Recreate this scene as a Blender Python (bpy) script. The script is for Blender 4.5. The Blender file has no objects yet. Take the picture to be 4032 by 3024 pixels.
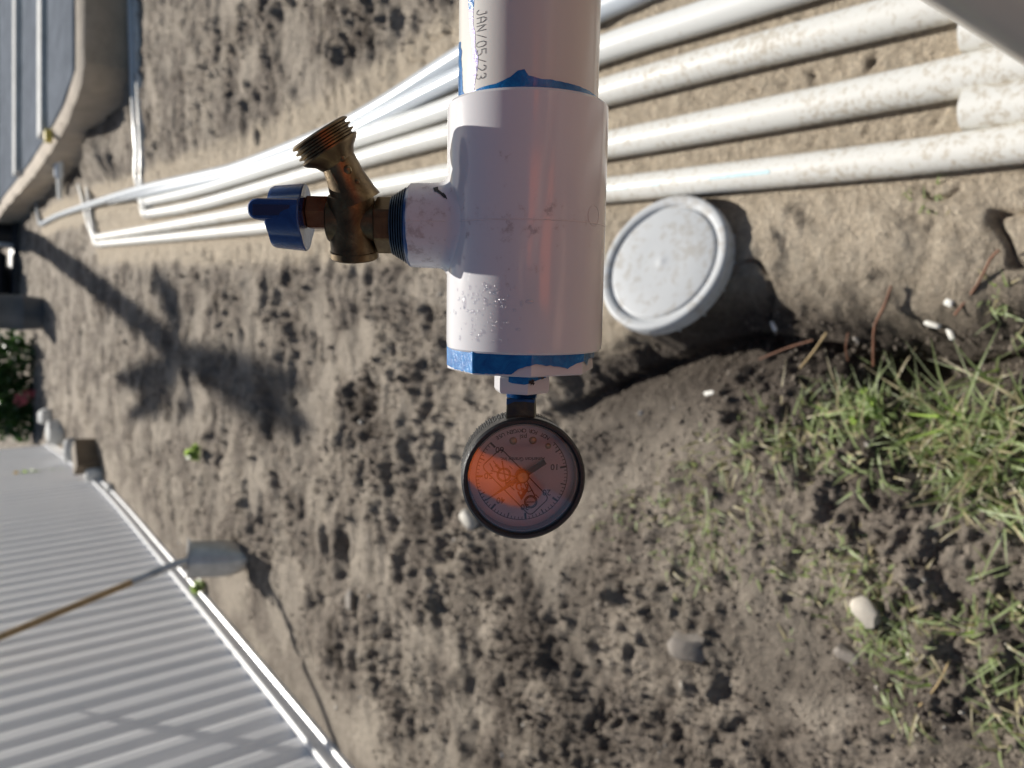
import bpy, bmesh, math, random
import numpy as np
from mathutils import Vector, Matrix, noise as mnoise

random.seed(7); np.random.seed(7)
scene = bpy.context.scene
COL = scene.collection
rad = math.radians

# ------------------------------------------------------------------ camera
H = 1.36                       # lens height above the ground
TH = rad(37.9)                 # pitch below the horizon
FPX = 3029.0                   # focal length in photo pixels (4032 wide)
Fv = Vector((0, math.cos(TH), -math.sin(TH)))
Uv = Vector((0, math.sin(TH), math.cos(TH)))
Rv = Vector((1, 0, 0))
CAM = Vector((0, 0, H))
camd = bpy.data.cameras.new('camera')
cam = bpy.data.objects.new('camera', camd); COL.objects.link(cam)
m3 = Matrix((-Uv, Rv, -Fv)).transposed()          # phone held upright, picture lies on its side
cam.matrix_world = Matrix.Translation(CAM) @ m3.to_4x4()
camd.sensor_width = 36; camd.lens = 36 * FPX / 4032
camd.clip_start = 0.02; camd.clip_end = 1500
camd.dof.use_dof = True; camd.dof.focus_distance = 0.326; camd.dof.aperture_fstop = 11.5
scene.camera = cam

# ------------------------------------------------------------------ light
SUN_AZ, SUN_EL = rad(11.5), rad(35.2)
SUNV = Vector((math.sin(SUN_AZ)*math.cos(SUN_EL), math.cos(SUN_AZ)*math.cos(SUN_EL), math.sin(SUN_EL)))
world = bpy.data.worlds.new('World'); scene.world = world; world.use_nodes = True
wn = world.node_tree.nodes; wl = world.node_tree.links
sky = wn.new('ShaderNodeTexSky'); sky.sky_type = 'NISHITA'; sky.sun_disc = False
sky.sun_elevation = SUN_EL; sky.sun_rotation = SUN_AZ; sky.air_density = 1.0; sky.dust_density = 1.2
bg = wn['Background']; bg.inputs['Strength'].default_value = 0.05
wl.new(sky.outputs[0], bg.inputs[0])
sund = bpy.data.lights.new('sun', 'SUN'); sund.energy = 5.0; sund.angle = rad(0.55); sund.color = (1, .955, .88)
sun = bpy.data.objects.new('sun', sund); COL.objects.link(sun)
sun.rotation_euler = (-SUNV).to_track_quat('-Z', 'Y').to_euler(); sun.location = (2, 6, 8)
scene.view_settings.view_transform = 'Standard'; scene.view_settings.look = 'None'
scene.view_settings.exposure = 0.42; scene.view_settings.gamma = 1.0
scene.render.engine = 'CYCLES'

# ------------------------------------------------------------------ helpers
def ray(px, py):
    return Fv - (px-2016)/FPX*Uv + (1512-py)/FPX*Rv
def G(px, py, z=0.0):
    d = ray(px, py); return CAM + d*((z-H)/d.z)

class MB:
    def __init__(s): s.v = []; s.f = []
    def add(s, vs, fs):
        o = len(s.v); s.v += [Vector(p) for p in vs]; s.f += [tuple(i+o for i in f) for f in fs]
    def box(s, c, size, M=None):
        c = Vector(c); x, y, z = [k/2 for k in size]
        vs = [Vector((sx*x, sy*y, sz*z)) for sx in (-1, 1) for sy in (-1, 1) for sz in (-1, 1)]
        if M is not None: vs = [M @ p for p in vs]
        s.add([c+p for p in vs], [(0,1,3,2), (4,6,7,5), (0,4,5,1), (2,3,7,6), (0,2,6,4), (1,5,7,3)])
    def tube(s, pts, r, n=16, caps=True, hollow=0.0):
        pts = [Vector(p) for p in pts]
        rs = r if isinstance(r, (list, tuple)) else [r]*len(pts)
        vs = []; fs = []; up = None
        for i, p in enumerate(pts):
            t = (pts[min(i+1, len(pts)-1)] - pts[max(i-1, 0)]).normalized()
            if up is None:
                up = Vector((0, 0, 1)) if abs(t.z) < .9 else Vector((0, 1, 0))
            a = t.cross(up).normalized(); up = a.cross(t).normalized()
            for k in range(n):
                an = 2*math.pi*k/n
                vs.append(p + rs[i]*(math.cos(an)*a + math.sin(an)*up))
        for i in range(len(pts)-1):
            for k in range(n):
                fs.append((i*n+k, i*n+(k+1) % n, (i+1)*n+(k+1) % n, (i+1)*n+k))
        if caps:
            fs.append(tuple(range(n-1, -1, -1))); fs.append(tuple((len(pts)-1)*n+k for k in range(n)))
        s.add(vs, fs)
    def lathe(s, prof, origin, axis, ref, n=64, cap0=True, cap1=True, rfun=None):
        """prof: list of (distance along axis, radius)"""
        o = Vector(origin); ax = Vector(axis).normalized(); a = Vector(ref); a = (a - ax*a.dot(ax)).normalized(); b = ax.cross(a)
        vs = []; fs = []
        for (d, r) in prof:
            for k in range(n):
                an = 2*math.pi*k/n
                rr = r*(rfun(an) if rfun else 1)
                vs.append(o + ax*d + rr*(math.cos(an)*a + math.sin(an)*b))
        for i in range(len(prof)-1):
            for k in range(n):
                fs.append((i*n+k, i*n+(k+1) % n, (i+1)*n+(k+1) % n, (i+1)*n+k))
        if cap0: fs.append(tuple(range(n-1, -1, -1)))
        if cap1: fs.append(tuple((len(prof)-1)*n+k for k in range(n)))
        s.add(vs, fs)
    def build(s, name, mat, parent=None, M=None, smooth=None, bevel=0.0, rel=None):
        vs = s.v
        if M is not None: vs = [M @ p for p in vs]
        if rel is not None: vs = [p - rel for p in vs]
        me = bpy.data.meshes.new(name); me.from_pydata([tuple(p) for p in vs], [], s.f); me.update()
        bm = bmesh.new(); bm.from_mesh(me); bmesh.ops.recalc_face_normals(bm, faces=bm.faces); bm.to_mesh(me); bm.free()
        return link_mesh(name, me, mat, parent, smooth, bevel)

def link_mesh(name, me, mat, parent=None, smooth=None, bevel=0.0):
    o = bpy.data.objects.new(name, me); COL.objects.link(o)
    if mat is not None: me.materials.append(mat)
    if parent is not None: o.parent = parent
    if smooth:
        for p in me.polygons: p.use_smooth = True
        try: me.set_sharp_from_angle(angle=rad(smooth))
        except Exception: pass
    if bevel:
        b = o.modifiers.new('bevel', 'BEVEL'); b.width = bevel; b.segments = 2; b.limit_method = 'ANGLE'; b.angle_limit = rad(40)
    return o

def empty(name, loc):
    o = bpy.data.objects.new(name, None); COL.objects.link(o); o.location = loc; o.empty_display_size = .05
    return o
def tag(o, label, cat, group=None, kind=None):
    o['label'] = label
    if cat: o['category'] = cat
    if group: o['group'] = group
    if kind: o['kind'] = kind
    return o

# ------------------------------------------------------------------ materials
def new_mat(name):
    m = bpy.data.materials.new(name); m.use_nodes = True
    return m, m.node_tree.nodes, m.node_tree.links, m.node_tree.nodes['Principled BSDF']
def texco(n, l, scale=None):
    t = n.new('ShaderNodeTexCoord'); mp = n.new('ShaderNodeMapping'); l.new(t.outputs['Object'], mp.inputs[0])
    if scale: mp.inputs['Scale'].default_value = scale
    return mp.outputs[0]
def noise_node(n, l, co, scale, detail=4, rough=.6, dist=0):
    k = n.new('ShaderNodeTexNoise'); k.inputs['Scale'].default_value = scale; k.inputs['Detail'].default_value = detail
    k.inputs['Roughness'].default_value = rough; k.inputs['Distortion'].default_value = dist
    l.new(co, k.inputs['Vector']); return k.outputs['Fac']
def ramp(n, l, fac, stops):
    r = n.new('ShaderNodeValToRGB'); e = r.color_ramp.elements
    while len(e) < len(stops): e.new(0.5)
    for i, (p, c) in enumerate(stops):
        e[i].position = p; e[i].color = (*c, 1) if len(c) == 3 else c
    l.new(fac, r.inputs[0]); return r.outputs['Color']
def mixc(n, l, fac, a, b, mode='MIX'):
    k = n.new('ShaderNodeMix'); k.data_type = 'RGBA'; k.blend_type = mode
    for s, v in ((0, fac), (6, a), (7, b)):
        if hasattr(v, 'is_linked'): l.new(v, k.inputs[s])
        elif s == 0: k.inputs[0].default_value = v
        else: k.inputs[s].default_value = (*v, 1)
    return k.outputs[2]
def bump(n, l, b, h, strength, dist):
    k = n.new('ShaderNodeBump'); k.inputs['Strength'].default_value = strength; k.inputs['Distance'].default_value = dist
    l.new(h, k.inputs['Height']); l.new(k.outputs[0], b.inputs['Normal'])
def simple(name, col, rough=.5, metal=0, var=.15, scale=40, bmp=0, bdist=.001, coat=0):
    m, n, l, b = new_mat(name)
    co = texco(n, l); f = noise_node(n, l, co, scale, 5)
    lo = tuple(c*(1-var) for c in col); hi = tuple(min(1, c*(1+var)) for c in col)
    l.new(ramp(n, l, f, [(.3, lo), (.7, hi)]), b.inputs['Base Color'])
    b.inputs['Roughness'].default_value = rough; b.inputs['Metallic'].default_value = metal
    if coat: b.inputs['Coat Weight'].default_value = coat; b.inputs['Coat Roughness'].default_value = .06
    if bmp: bump(n, l, b, noise_node(n, l, co, scale*2, 4), bmp, bdist)
    return m

def pvc(name, base, dirt, dscale, thr, rough=.22, spec=.5, grime=None, patch=0):
    """white plastic with dried mud / scuff marks"""
    m, n, l, b = new_mat(name)
    co = texco(n, l)
    f = noise_node(n, l, co, dscale, 8, .68)
    if patch:
        pt = n.new('ShaderNodeMath'); pt.operation = 'MULTIPLY_ADD'; l.new(noise_node(n, l, co, 5.5, 4, .6), pt.inputs[0]); pt.inputs[1].default_value = patch; l.new(f, pt.inputs[2])
        p2 = n.new('ShaderNodeMath'); p2.operation = 'SUBTRACT'; l.new(pt.outputs[0], p2.inputs[0]); p2.inputs[1].default_value = patch*.5; f = p2.outputs[0]
    c = ramp(n, l, f, [(thr, base), (min(.98, thr+.12), dirt)])
    f2 = noise_node(n, l, co, dscale*.14, 3)
    c = mixc(n, l, .35, c, ramp(n, l, f2, [(.35, tuple(k*.93 for k in base)), (.65, base)]), 'MULTIPLY') if grime else c
    l.new(c, b.inputs['Base Color'])
    rr = n.new('ShaderNodeMapRange'); l.new(f, rr.inputs[0]); rr.inputs[1].default_value = thr; rr.inputs[2].default_value = thr+.12
    rr.inputs[3].default_value = rough; rr.inputs[4].default_value = .7
    l.new(rr.outputs[0], b.inputs['Roughness'])
    b.inputs['Specular IOR Level'].default_value = spec
    b.inputs['Subsurface Weight'].default_value = 0.0
    bump(n, l, b, noise_node(n, l, co, dscale*1.7, 5), .08, .0004)
    return m

MAT = {}
MAT['pipe_white'] = pvc('pipe_white', (.60, .58, .54), (.43, .41, .38), 160, .66, .2)
MAT['fit_white'] = pvc('fit_white', (.63, .62, .63), (.33, .29, .27), 230, .70, .16)
def tee_mat():
    """fitting: white with a scuffed grubby belt round the mould seam"""
    m, n, l, b = new_mat('tee_plastic')
    co = texco(n, l)
    at = n.new('ShaderNodeAttribute'); at.attribute_name = 'grub'
    f = noise_node(n, l, co, 210, 8, .7); f3 = noise_node(n, l, co, 55, 4, .6)
    a = n.new('ShaderNodeMath'); a.operation = 'MULTIPLY_ADD'; l.new(at.outputs['Fac'], a.inputs[0]); a.inputs[1].default_value = .13; l.new(f, a.inputs[2])
    a2 = n.new('ShaderNodeMath'); a2.operation = 'MULTIPLY_ADD'; l.new(f3, a2.inputs[0]); a2.inputs[1].default_value = .35; l.new(a.outputs[0], a2.inputs[2])
    c = ramp(n, l, a2.outputs[0], [(.83, (.645, .635, .645)), (.93, (.48, .45, .45)), (1.0, (.42, .38, .38))])
    l.new(c, b.inputs['Base Color'])
    b.inputs['Roughness'].default_value = .14
    rr = ramp(n, l, a2.outputs[0], [(.80, (.13,)*3), (.95, (.55,)*3)]); l.new(rr, b.inputs['Roughness'])
    bump(n, l, b, noise_node(n, l, co, 300, 4), .06, .0003)
    return m
MAT['tee'] = tee_mat()
MAT['ground_pipe'] = pvc('ground_pipe', (.70, .69, .645), (.50, .455, .38), 85, .50, .34, patch=.55)
MAT['ground_pipe_clean'] = pvc('ground_pipe_clean', (.72, .72, .69), (.52, .48, .40), 42, .60, .28)
MAT['ground_pipe_grey'] = pvc('ground_pipe_grey', (.56, .60, .64), (.42, .42, .40), 30, .62, .25)  # older grey plastic, with a bluish sky reflection mixed into its colour
def blue_mat(name, c0, c1, rough=.18, c2=None):
    m, n, l, b = new_mat(name); co = texco(n, l); f = noise_node(n, l, co, 130, 8, .7, 1.2)
    st = [(.30, c0), (.62, c1)] + ([(.80, c2)] if c2 else [])
    l.new(ramp(n, l, f, st), b.inputs['Base Color']); b.inputs['Roughness'].default_value = rough
    b.inputs['Coat Weight'].default_value = .4; bump(n, l, b, noise_node(n, l, co, 500, 6), .5, .0006)
    return m
MAT['cement'] = blue_mat('blue_cement', (.002, .075, .27), (.008, .18, .46), .2, (.12, .44, .68))
MAT['cement_dark'] = blue_mat('dark_blue_cement', (.002, .03, .10), (.004, .08, .26), .3, (.01, .14, .36))
MAT['thread_dark'] = blue_mat('dark_thread', (.006, .010, .014), (.012, .04, .07), .4, (.01, .10, .24))
MAT['primer'] = blue_mat('purple_primer', (.38, .30, .68), (.46, .40, .74), .3)
MAT['handle'] = blue_mat('handle_blue', (.003, .024, .12), (.006, .045, .19), .26)
MAT['ink'] = simple('ink', (.012, .010, .02), .4, 0, .1)
def brass_mat(name, lo, mid, hi, rough):
    m, n, l, b = new_mat(name); co = texco(n, l)
    f = noise_node(n, l, co, 90, 7, .65, .6)
    l.new(ramp(n, l, f, [(.28, lo), (.52, mid), (.78, hi)]), b.inputs['Base Color'])
    b.inputs['Metallic'].default_value = .85; b.inputs['Roughness'].default_value = rough
    bump(n, l, b, noise_node(n, l, co, 700, 3), .25, .0003)
    return m
MAT['brass'] = brass_mat('tarnished_brass', (.055, .034, .018), (.125, .086, .042), (.30, .225, .11), .38)
MAT['brass_red'] = brass_mat('reddish_brass', (.10, .03, .012), (.20, .07, .03), (.28, .12, .05), .4)
MAT['brass_clean'] = brass_mat('clean_brass', (.60, .42, .2), (.60, .46, .27), (.68, .54, .34), .5)
MAT['black'] = simple('black_case', (.014, .014, .015), .42, 0, .4, 500, .5, .0004)
MAT['knurl'] = simple('pitted_black', (.03, .03, .03), .55, 0, .8, 900, 1.0, .0008)
MAT['dial'] = simple('dial_white', (.80, .76, .77), .35, 0, .03, 60)
MAT['mould_line'] = simple('mould_line', (.62, .585, .58), .3, 0, .1, 200)
MAT['scuff'] = simple('scuff', (.016, .014, .014), .6, 0, .5, 300)
def glass_mat():
    m, n, l, b = new_mat('gauge_glass')
    n.remove(b); out = n['Material Output']
    g = n.new('ShaderNodeBsdfGlossy'); g.inputs['Roughness'].default_value = .02
    t = n.new('ShaderNodeBsdfTransparent'); t.inputs['Color'].default_value = (.95, .94, .94, 1)
    fr = n.new('ShaderNodeFresnel'); fr.inputs[0].default_value = 1.62
    mu = n.new('ShaderNodeMath'); mu.operation = 'MULTIPLY'; mu.inputs[1].default_value = 1.4; mu.use_clamp = True
    l.new(fr.outputs[0], mu.inputs[0])
    mx = n.new('ShaderNodeMixShader'); l.new(mu.outputs[0], mx.inputs[0]); l.new(t.outputs[0], mx.inputs[1]); l.new(g.outputs[0], mx.inputs[2])
    l.new(mx.outputs[0], out.inputs[0]); return m
MAT['glass'] = glass_mat()
def water_mat():
    m, n, l, b = new_mat('water_bead'); n.remove(b); out = n['Material Output']
    g = n.new('ShaderNodeBsdfGlossy'); g.inputs['Roughness'].default_value = .14
    t = n.new('ShaderNodeBsdfTransparent'); t.inputs['Color'].default_value = (.96, .96, .98, 1)
    mx = n.new('ShaderNodeMixShader'); mx.inputs[0].default_value = .16; l.new(t.outputs[0], mx.inputs[1]); l.new(g.outputs[0], mx.inputs[2])
    l.new(mx.outputs[0], out.inputs[0]); return m
MAT['water'] = water_mat()

# ------------------------------------------------------------------ numpy noise for the terrain
PERM = np.random.RandomState(3).permutation(512)
PERM = np.concatenate([PERM, PERM])
def hsh(ix, iy, s=0): return PERM[(PERM[(ix+s*37) & 511] + iy) & 511]
def gnoise(x, y, s=0):
    ix = np.floor(x).astype(int); iy = np.floor(y).astype(int); fx = x-ix; fy = y-iy
    u = fx*fx*fx*(fx*(fx*6-15)+10); v = fy*fy*fy*(fy*(fy*6-15)+10)
    def gr(a, b, dx, dy):
        an = hsh(a, b, s)*(2*np.pi/512); return np.cos(an)*dx+np.sin(an)*dy
    return (1-v)*((1-u)*gr(ix, iy, fx, fy)+u*gr(ix+1, iy, fx-1, fy)) + v*((1-u)*gr(ix, iy+1, fx, fy-1)+u*gr(ix+1, iy+1, fx-1, fy-1))
def fbm(x, y, o=4, s=0, g=.5):
    a = 1.; r = 0; 
    for k in range(o): r = r+a*gnoise(x*2**k+17*k, y*2**k-11*k, s+k); a *= g
    return r
def worley(x, y, s=0):
    ix = np.floor(x).astype(int); iy = np.floor(y).astype(int); best = np.full(x.shape, 9.); val = np.zeros(x.shape)
    for dx in (-1, 0, 1):
        for dy in (-1, 0, 1):
            h1 = hsh(ix+dx, iy+dy, s)/512.; h2 = hsh(ix+dx, iy+dy, s+9)/512.
            d = np.hypot(ix+dx+h1-x, iy+dy+h2-y); m = d < best
            best = np.where(m, d, best); val = np.where(m, hsh(ix+dx, iy+dy, s+21)/512., val)
    return best, val
def sst(a, b, x):
    t = np.clip((x-a)/(b-a), 0, 1); return t*t*(3-2*t)
def seg_dist(x, y, pts):
    """distance to a polyline and the side (+ = to the right of the walking direction)"""
    best = np.full(x.shape, 1e9); side = np.zeros(x.shape)
    for (ax, ay), (bx, by) in zip(pts[:-1], pts[1:]):
        dx, dy = bx-ax, by-ay; L = dx*dx+dy*dy
        t = np.clip(((x-ax)*dx+(y-ay)*dy)/L, 0, 1)
        d = np.hypot(x-ax-t*dx, y-ay-t*dy); m = d < best
        best = np.where(m, d, best); side = np.where(m, np.sign((x-ax)*dy-(y-ay)*dx), side)
    return best, side

# ------------------------------------------------------------------ runs of pipe on the ground, traced on the ground
PR = .0302
def run(pts, z=PR-.004): return [G(px, py, z if len(r) == 0 else r[0]) for px, py, *r in pts]
RUNS = {
 'P4': run([(4032, 563), (3493, 630), (2392, 748), (1583, 835), (800, 921), (385, 962)]),
 'P3': run([(4032, 249), (3493, 360), (2398, 570), (1583, 720), (800, 866), (380, 936)]),
 'P2': run([(3493, 70), (2897, 222), (2360, 368), (1754, 533), (1583, 580), (800, 802), (572, 844)]),
 'P1': run([(2842, 44), (2365, 198), (1754, 432), (1287, 588), (800, 743), (566, 797)]),
 'P0b': run([(2450, -4), (2365, 35), (1754, 331), (1498, 462), (1287, 560, .03), (950, 676, .036), (800, 714, .045), (535, 766, .075), (430, 790, .05)]),
 'P0a': run([(2100, 45), (1754, 258), (1498, 418), (1287, 525), (950, 655), (800, 692, .04), (535, 751, .09), (336, 811, .05), (224, 850, .03), (162, 884, .03)]),
}
for k in ('P4', 'P3', 'P2', 'P1', 'P0b', 'P0a'):        # carry each run on towards and past the photographer
    p = RUNS[k]; d = (p[0]-p[1]).normalized(); RUNS[k] = [p[0]+d*(1.2 if k in ('P4', 'P3') else .8)] + p
PIPEBED = [[(p.x, p.y) for p in RUNS[k]] for k in ('P4', 'P3', 'P2', 'P1', 'P0a')]
TRENCH = [(p.x, p.y) for p in (G(2300, 1560), G(2560, 1420), (G(2950, 1300)), G(3300, 1350), G(3600, 1430), G(4032, 1360), G(4600, 1300))]
FENCE = [G(1373, 3007), G(1150, 2742), G(687, 2201), G(403, 1890), G(205, 1745)]
FENCE = [FENCE[0] + (FENCE[0]-FENCE[2]).normalized()*2.4] + FENCE
FENCEP = [(p.x, p.y) for p in FENCE]
LIDC = G(2601, 1029, .085)
v_ = ray(2601, 1029).normalized()
du = (Uv*.80 + Rv*.62); du = (du - v_*du.dot(v_)).normalized()
LN = (-v_*.745 + du*.667).normalized()

def terrain(x, y, full=False):
    dist = np.hypot(x, y)
    wx = x+.03*gnoise(x*9, y*9, 40); wy = y+.03*gnoise(x*9+5, y*9, 41)
    big = .030*fbm(x*1.1, y*1.1, 3, 1)
    mid = .024*fbm(wx*4.5, wy*4.5, 5, 5, .55)
    wx = x+.03*gnoise(x*9, y*9, 40); wy = y+.03*gnoise(x*9+5, y*9, 41)
    d1, v1 = worley(wx*9, wy*9, 2); d2, v2 = worley(wx*22, wy*22, 4); d3, v3 = worley(x*55, y*55, 6)
    cm = sst(-.15, .25, fbm(x*1.8, y*1.8, 3, 11))
    clod = .014*(v1**1.6)*np.clip(1-d1*d1*1.7, 0, 1) + .013*(v2**1.5)*np.clip(1-d2*d2*1.8, 0, 1) + .008*v3*np.clip(1-d3*d3*1.6, 0, 1)
    def billow(f, o, sd):
        a, r = 1., 0
        for k in range(o): r = r + a*np.abs(gnoise(wx*f*2**k+13*k, wy*f*2**k-7*k, sd+k)); a *= .58
        return r
    bil = .040*(billow(11, 5, 120)-.35)
    pits = -.010*sst(.20, .40, fbm(wx*6.5+3, wy*6.5, 4, 23))
    fine = .009*fbm(x*28, y*28, 3, 31)
    rough = (clod+bil)*(.40+.80*cm)+mid*.8+pits*(.2+.8*cm)+fine
    rk_ = fbm(x*2.6+.5*gnoise(x*3, y*3, 91), y*6.5, 4, 90)
    rough = rough + .024*(1-np.abs(rk_)*2.6)*sst(1.2, 2.6, y) + .014*fbm(x*5, y*14, 3, 95)*sst(1.0, 2.0, y)
    press = sst(.02, .2, fbm(x*2.6+9, y*2.2, 3, 15))*(1-.5*cm)          # trodden patches
    rough = rough*(1-.52*press) + .004*press
    # sandy bed that carries the pipes
    bed = np.full(x.shape, 9.)
    for pl in PIPEBED:
        d, s = seg_dist(x, y, pl); bed = np.minimum(bed, d)
    td, ts = seg_dist(x, y, TRENCH); ts = -ts          # + = the side where the pipes lie
    onbank = sst(-.02, .10, td*ts)
    near = np.exp(-(dist/2.6)**2)
    sand = np.clip(sst(.30, .04, bed) + onbank*sst(2.2, 1.2, y)*sst(.62, .30, bed), 0, 1)
    h = big*sst(.05, .5, bed) + rough*(1-.80*sand) + sand*sst(.03, .09, bed)*(.020*fbm(x*7, y*7, 5, 51, .55) + .010*(.5-d2)*v2 - .022*sst(.05, .0, np.abs(fbm(wx*5, wy*5, 2, 66)))*sst(.0, .2, gnoise(x*3, y*3, 67)))
    h = h + .045*onbank*sst(2.0, 1.2, y)*sst(.05, .16, bed)*sst(.9, .5, bed)*0.5
    h = h - .085*np.exp(-(td/.055)**2)*sst(2.0, 1.0, y)*(1-.6*(ts > 0))*sst(.05, .15, bed)
    # keep soil off the pipe barrels
    lim = .004 + np.maximum(0, bed-.05)*.9
    h = np.where(bed < .35, np.minimum(h, lim + .012*gnoise(x*12, y*12, 60)*sst(.035, .08, bed)), h)
    h = np.where(bed < .04, np.minimum(h, -.002), h)
    # low spots under the bucket, flat strip along the fence, mound by the broken slab
    h = h + 0
    fd, fs = seg_dist(x, y, FENCEP)
    h = np.where(fd < .5, h*sst(0, .5, fd) + .0, h)
    for (px, py, r, a) in ((425, 600, .36, .16), (360, 700, .30, .08), (300, 560, .26, -.14), (250, 860, .5, .06),  (640, 250, .35, .05), (700, 560, .3, .03)):
        c = G(px, py); h = h + a*np.exp(-((x-c.x)**2+(y-c.y)**2)/(2*r*r*.5))*sst(.1, .4, bed)
    rl_ = np.hypot(x-LIDC.x, y-LIDC.y)
    pl_ = LIDC.z - .040 - ((x-LIDC.x)*LN.x+(y-LIDC.y)*LN.y)/LN.z
    hp_ = np.minimum(pl_, .12); w_ = sst(.205, .125, rl_ + .012*gnoise(x*20, y*20, 70))
    h = np.where(bed > .04, h*(1-w_) + np.minimum(hp_, np.maximum(hp_, h))*w_, h)
    hc_ = G(3560, 1440); h = h - .10*np.exp(-((x-hc_.x)/.07)**2-((y-hc_.y)/.10)**2)
    far = sst(12, 40, dist); h = h*(1-far*.7)
    h = np.where((np.abs(x) < .7) & (y < .1) & (y > -1.2), h*.25, h)
    if not full: return h
    damp = np.clip(np.exp(-(td/np.where(ts > 0, .11, .19))**2)*sst(2.0, 1.1, y)*1.2 - .25*np.clip(fbm(x*6, y*6, 3, 77), 0, 1), 0, 1)
    damp = np.clip(damp + .60*sst(-.30, -.62, x - .10*fbm(x*3, y*3, 3, 88))*sst(2.6, 1.5, y)*sst(-.25, .15, fbm(x*5, y*5, 3, 89)), 0, 1)
    return h, sand, damp, press

def th(p): return float(terrain(np.array([p.x]), np.array([p.y]))[0])

# ---- the ground sheet: fine near the camera, coarser towards the horizon
ys = [-40, -20, -10, -6, -4, -2.5, -1.6, -1.0, -.6, -.35, -.15, 0, .1, .2, .27]
y = .30
while y < 16: ys.append(y); y += .0047*(y+.5)
while y < 900: ys.append(y); y *= 1.12
us = np.concatenate([[-60, -25, -10, -5, -2.6, -1.7, -1.25], np.linspace(-1, 1, 620), [1.25, 1.7, 2.6, 5, 10, 25, 60]])
ys = np.array(ys); W = .85 + .5*np.clip(ys, 0, None)
GX = us[None, :]*W[:, None]; GY = np.repeat(ys[:, None], len(us), 1)
hh, sand, damp, press = terrain(GX.ravel(), GY.ravel(), True)
nr, nc = GX.shape
me = bpy.data.meshes.new('ground')
me.vertices.add(nr*nc); me.vertices.foreach_set('co', np.stack([GX.ravel(), GY.ravel(), hh], 1).ravel().astype(np.float32))
idx = np.arange(nr*nc).reshape(nr, nc)
quads = np.stack([idx[:-1, :-1], idx[:-1, 1:], idx[1:, 1:], idx[1:, :-1]], -1).reshape(-1, 4)
me.loops.add(quads.size); me.loops.foreach_set('vertex_index', quads.ravel().astype(np.int32))
me.polygons.add(len(quads)); me.polygons.foreach_set('loop_start', np.arange(0, quads.size, 4, dtype=np.int32))
me.polygons.foreach_set('use_smooth', np.ones(len(quads), dtype=bool))
me.update(calc_edges=True); me.validate()
for nm, arr in (('sand', sand), ('damp', damp), ('press', press)):
    a = me.attributes.new(nm, 'FLOAT', 'POINT'); a.data.foreach_set('value', arr.astype(np.float32))
def soil_mat(use_attr=True):
    m, n, l, b = new_mat('soil' if use_attr else 'soil_clod')
    co = texco(n, l)
    f1 = noise_node(n, l, co, 3.2, 6, .62); f2 = noise_node(n, l, co, 38, 7, .7); f3 = noise_node(n, l, co, 260, 3, .6)
    c = ramp(n, l, f1, [(.30, (.10, .082, .067)), (.47, (.275, .237, .200)), (.68, (.47, .415, .345))])
    c = mixc(n, l, .8, c, ramp(n, l, f2, [(.30, (.42, .40, .38)), (.55, (1, 1, 1)), (.78, (1.35, 1.32, 1.28))]), 'MULTIPLY')
    f5 = noise_node(n, l, co, 120, 6, .75)
    fine_c = ramp(n, l, f5, [(.28, (.70, .68, .66)), (.50, (1.30, 1.28, 1.25)), (.72, (1.75, 1.70, 1.62))])
    if use_attr:
        def at(nm):
            a = n.new('ShaderNodeAttribute'); a.attribute_name = nm; return a.outputs['Fac']
        pr = n.new('ShaderNodeMath'); pr.operation = 'MULTIPLY'; l.new(at('press'), pr.inputs[0]); pr.inputs[1].default_value = .55
        c = mixc(n, l, pr.outputs[0], c, ramp(n, l, f2, [(.3, (.40, .35, .29)), (.7, (.52, .46, .385))]))
        s = ramp(n, l, f2, [(.30, (.38, .32, .245)), (.52, (.54, .465, .365)), (.75, (.63, .56, .45))])
        sm = n.new('ShaderNodeMath'); sm.operation = 'MULTIPLY_ADD'; l.new(f1, sm.inputs[0]); sm.inputs[1].default_value = .9; sm.inputs[2].default_value = -.45
        ad = n.new('ShaderNodeMath'); ad.operation = 'ADD'; l.new(at('sand'), ad.inputs[0]); l.new(sm.outputs[0], ad.inputs[1])
        sr = ramp(n, l, ad.outputs[0], [(.28, (0, 0, 0)), (.62, (.95, .95, .95))])
        c = mixc(n, l, sr, c, s)
        dm = n.new('ShaderNodeMath'); dm.operation = 'MULTIPLY'; l.new(at('damp'), dm.inputs[0]); dm.inputs[1].default_value = .85
        c = mixc(n, l, dm.outputs[0], c, ramp(n, l, f2, [(.3, (.030, .024, .020)), (.7, (.085, .068, .055))]))
    c = mixc(n, l, .75, c, fine_c, 'MULTIPLY')
    sp = ramp(n, l, f3, [(.66, (0, 0, 0)), (.74, (1, 1, 1))])
    c = mixc(n, l, sp, c, (.42, .38, .33))
    l.new(c, b.inputs['Base Color']); b.inputs['Roughness'].default_value = .92; b.inputs['Specular IOR Level'].default_value = .2
    ad2 = n.new('ShaderNodeMath'); ad2.operation = 'MULTIPLY_ADD'; l.new(f3, ad2.inputs[0]); ad2.inputs[1].default_value = .30; l.new(f2, ad2.inputs[2])
    ad3 = n.new('ShaderNodeMath'); ad3.operation = 'MULTIPLY_ADD'; l.new(f5, ad3.inputs[0]); ad3.inputs[1].default_value = .6; l.new(ad2.outputs[0], ad3.inputs[2])
    bump(n, l, b, ad3.outputs[0], 1.0, .026)
    return m
MAT['soil'] = soil_mat(); MAT['clod'] = soil_mat(False)
gr = link_mesh('ground', me, MAT['soil']); tag(gr, 'churned grey brown sandy soil of the yard', None, kind='structure')

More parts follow.
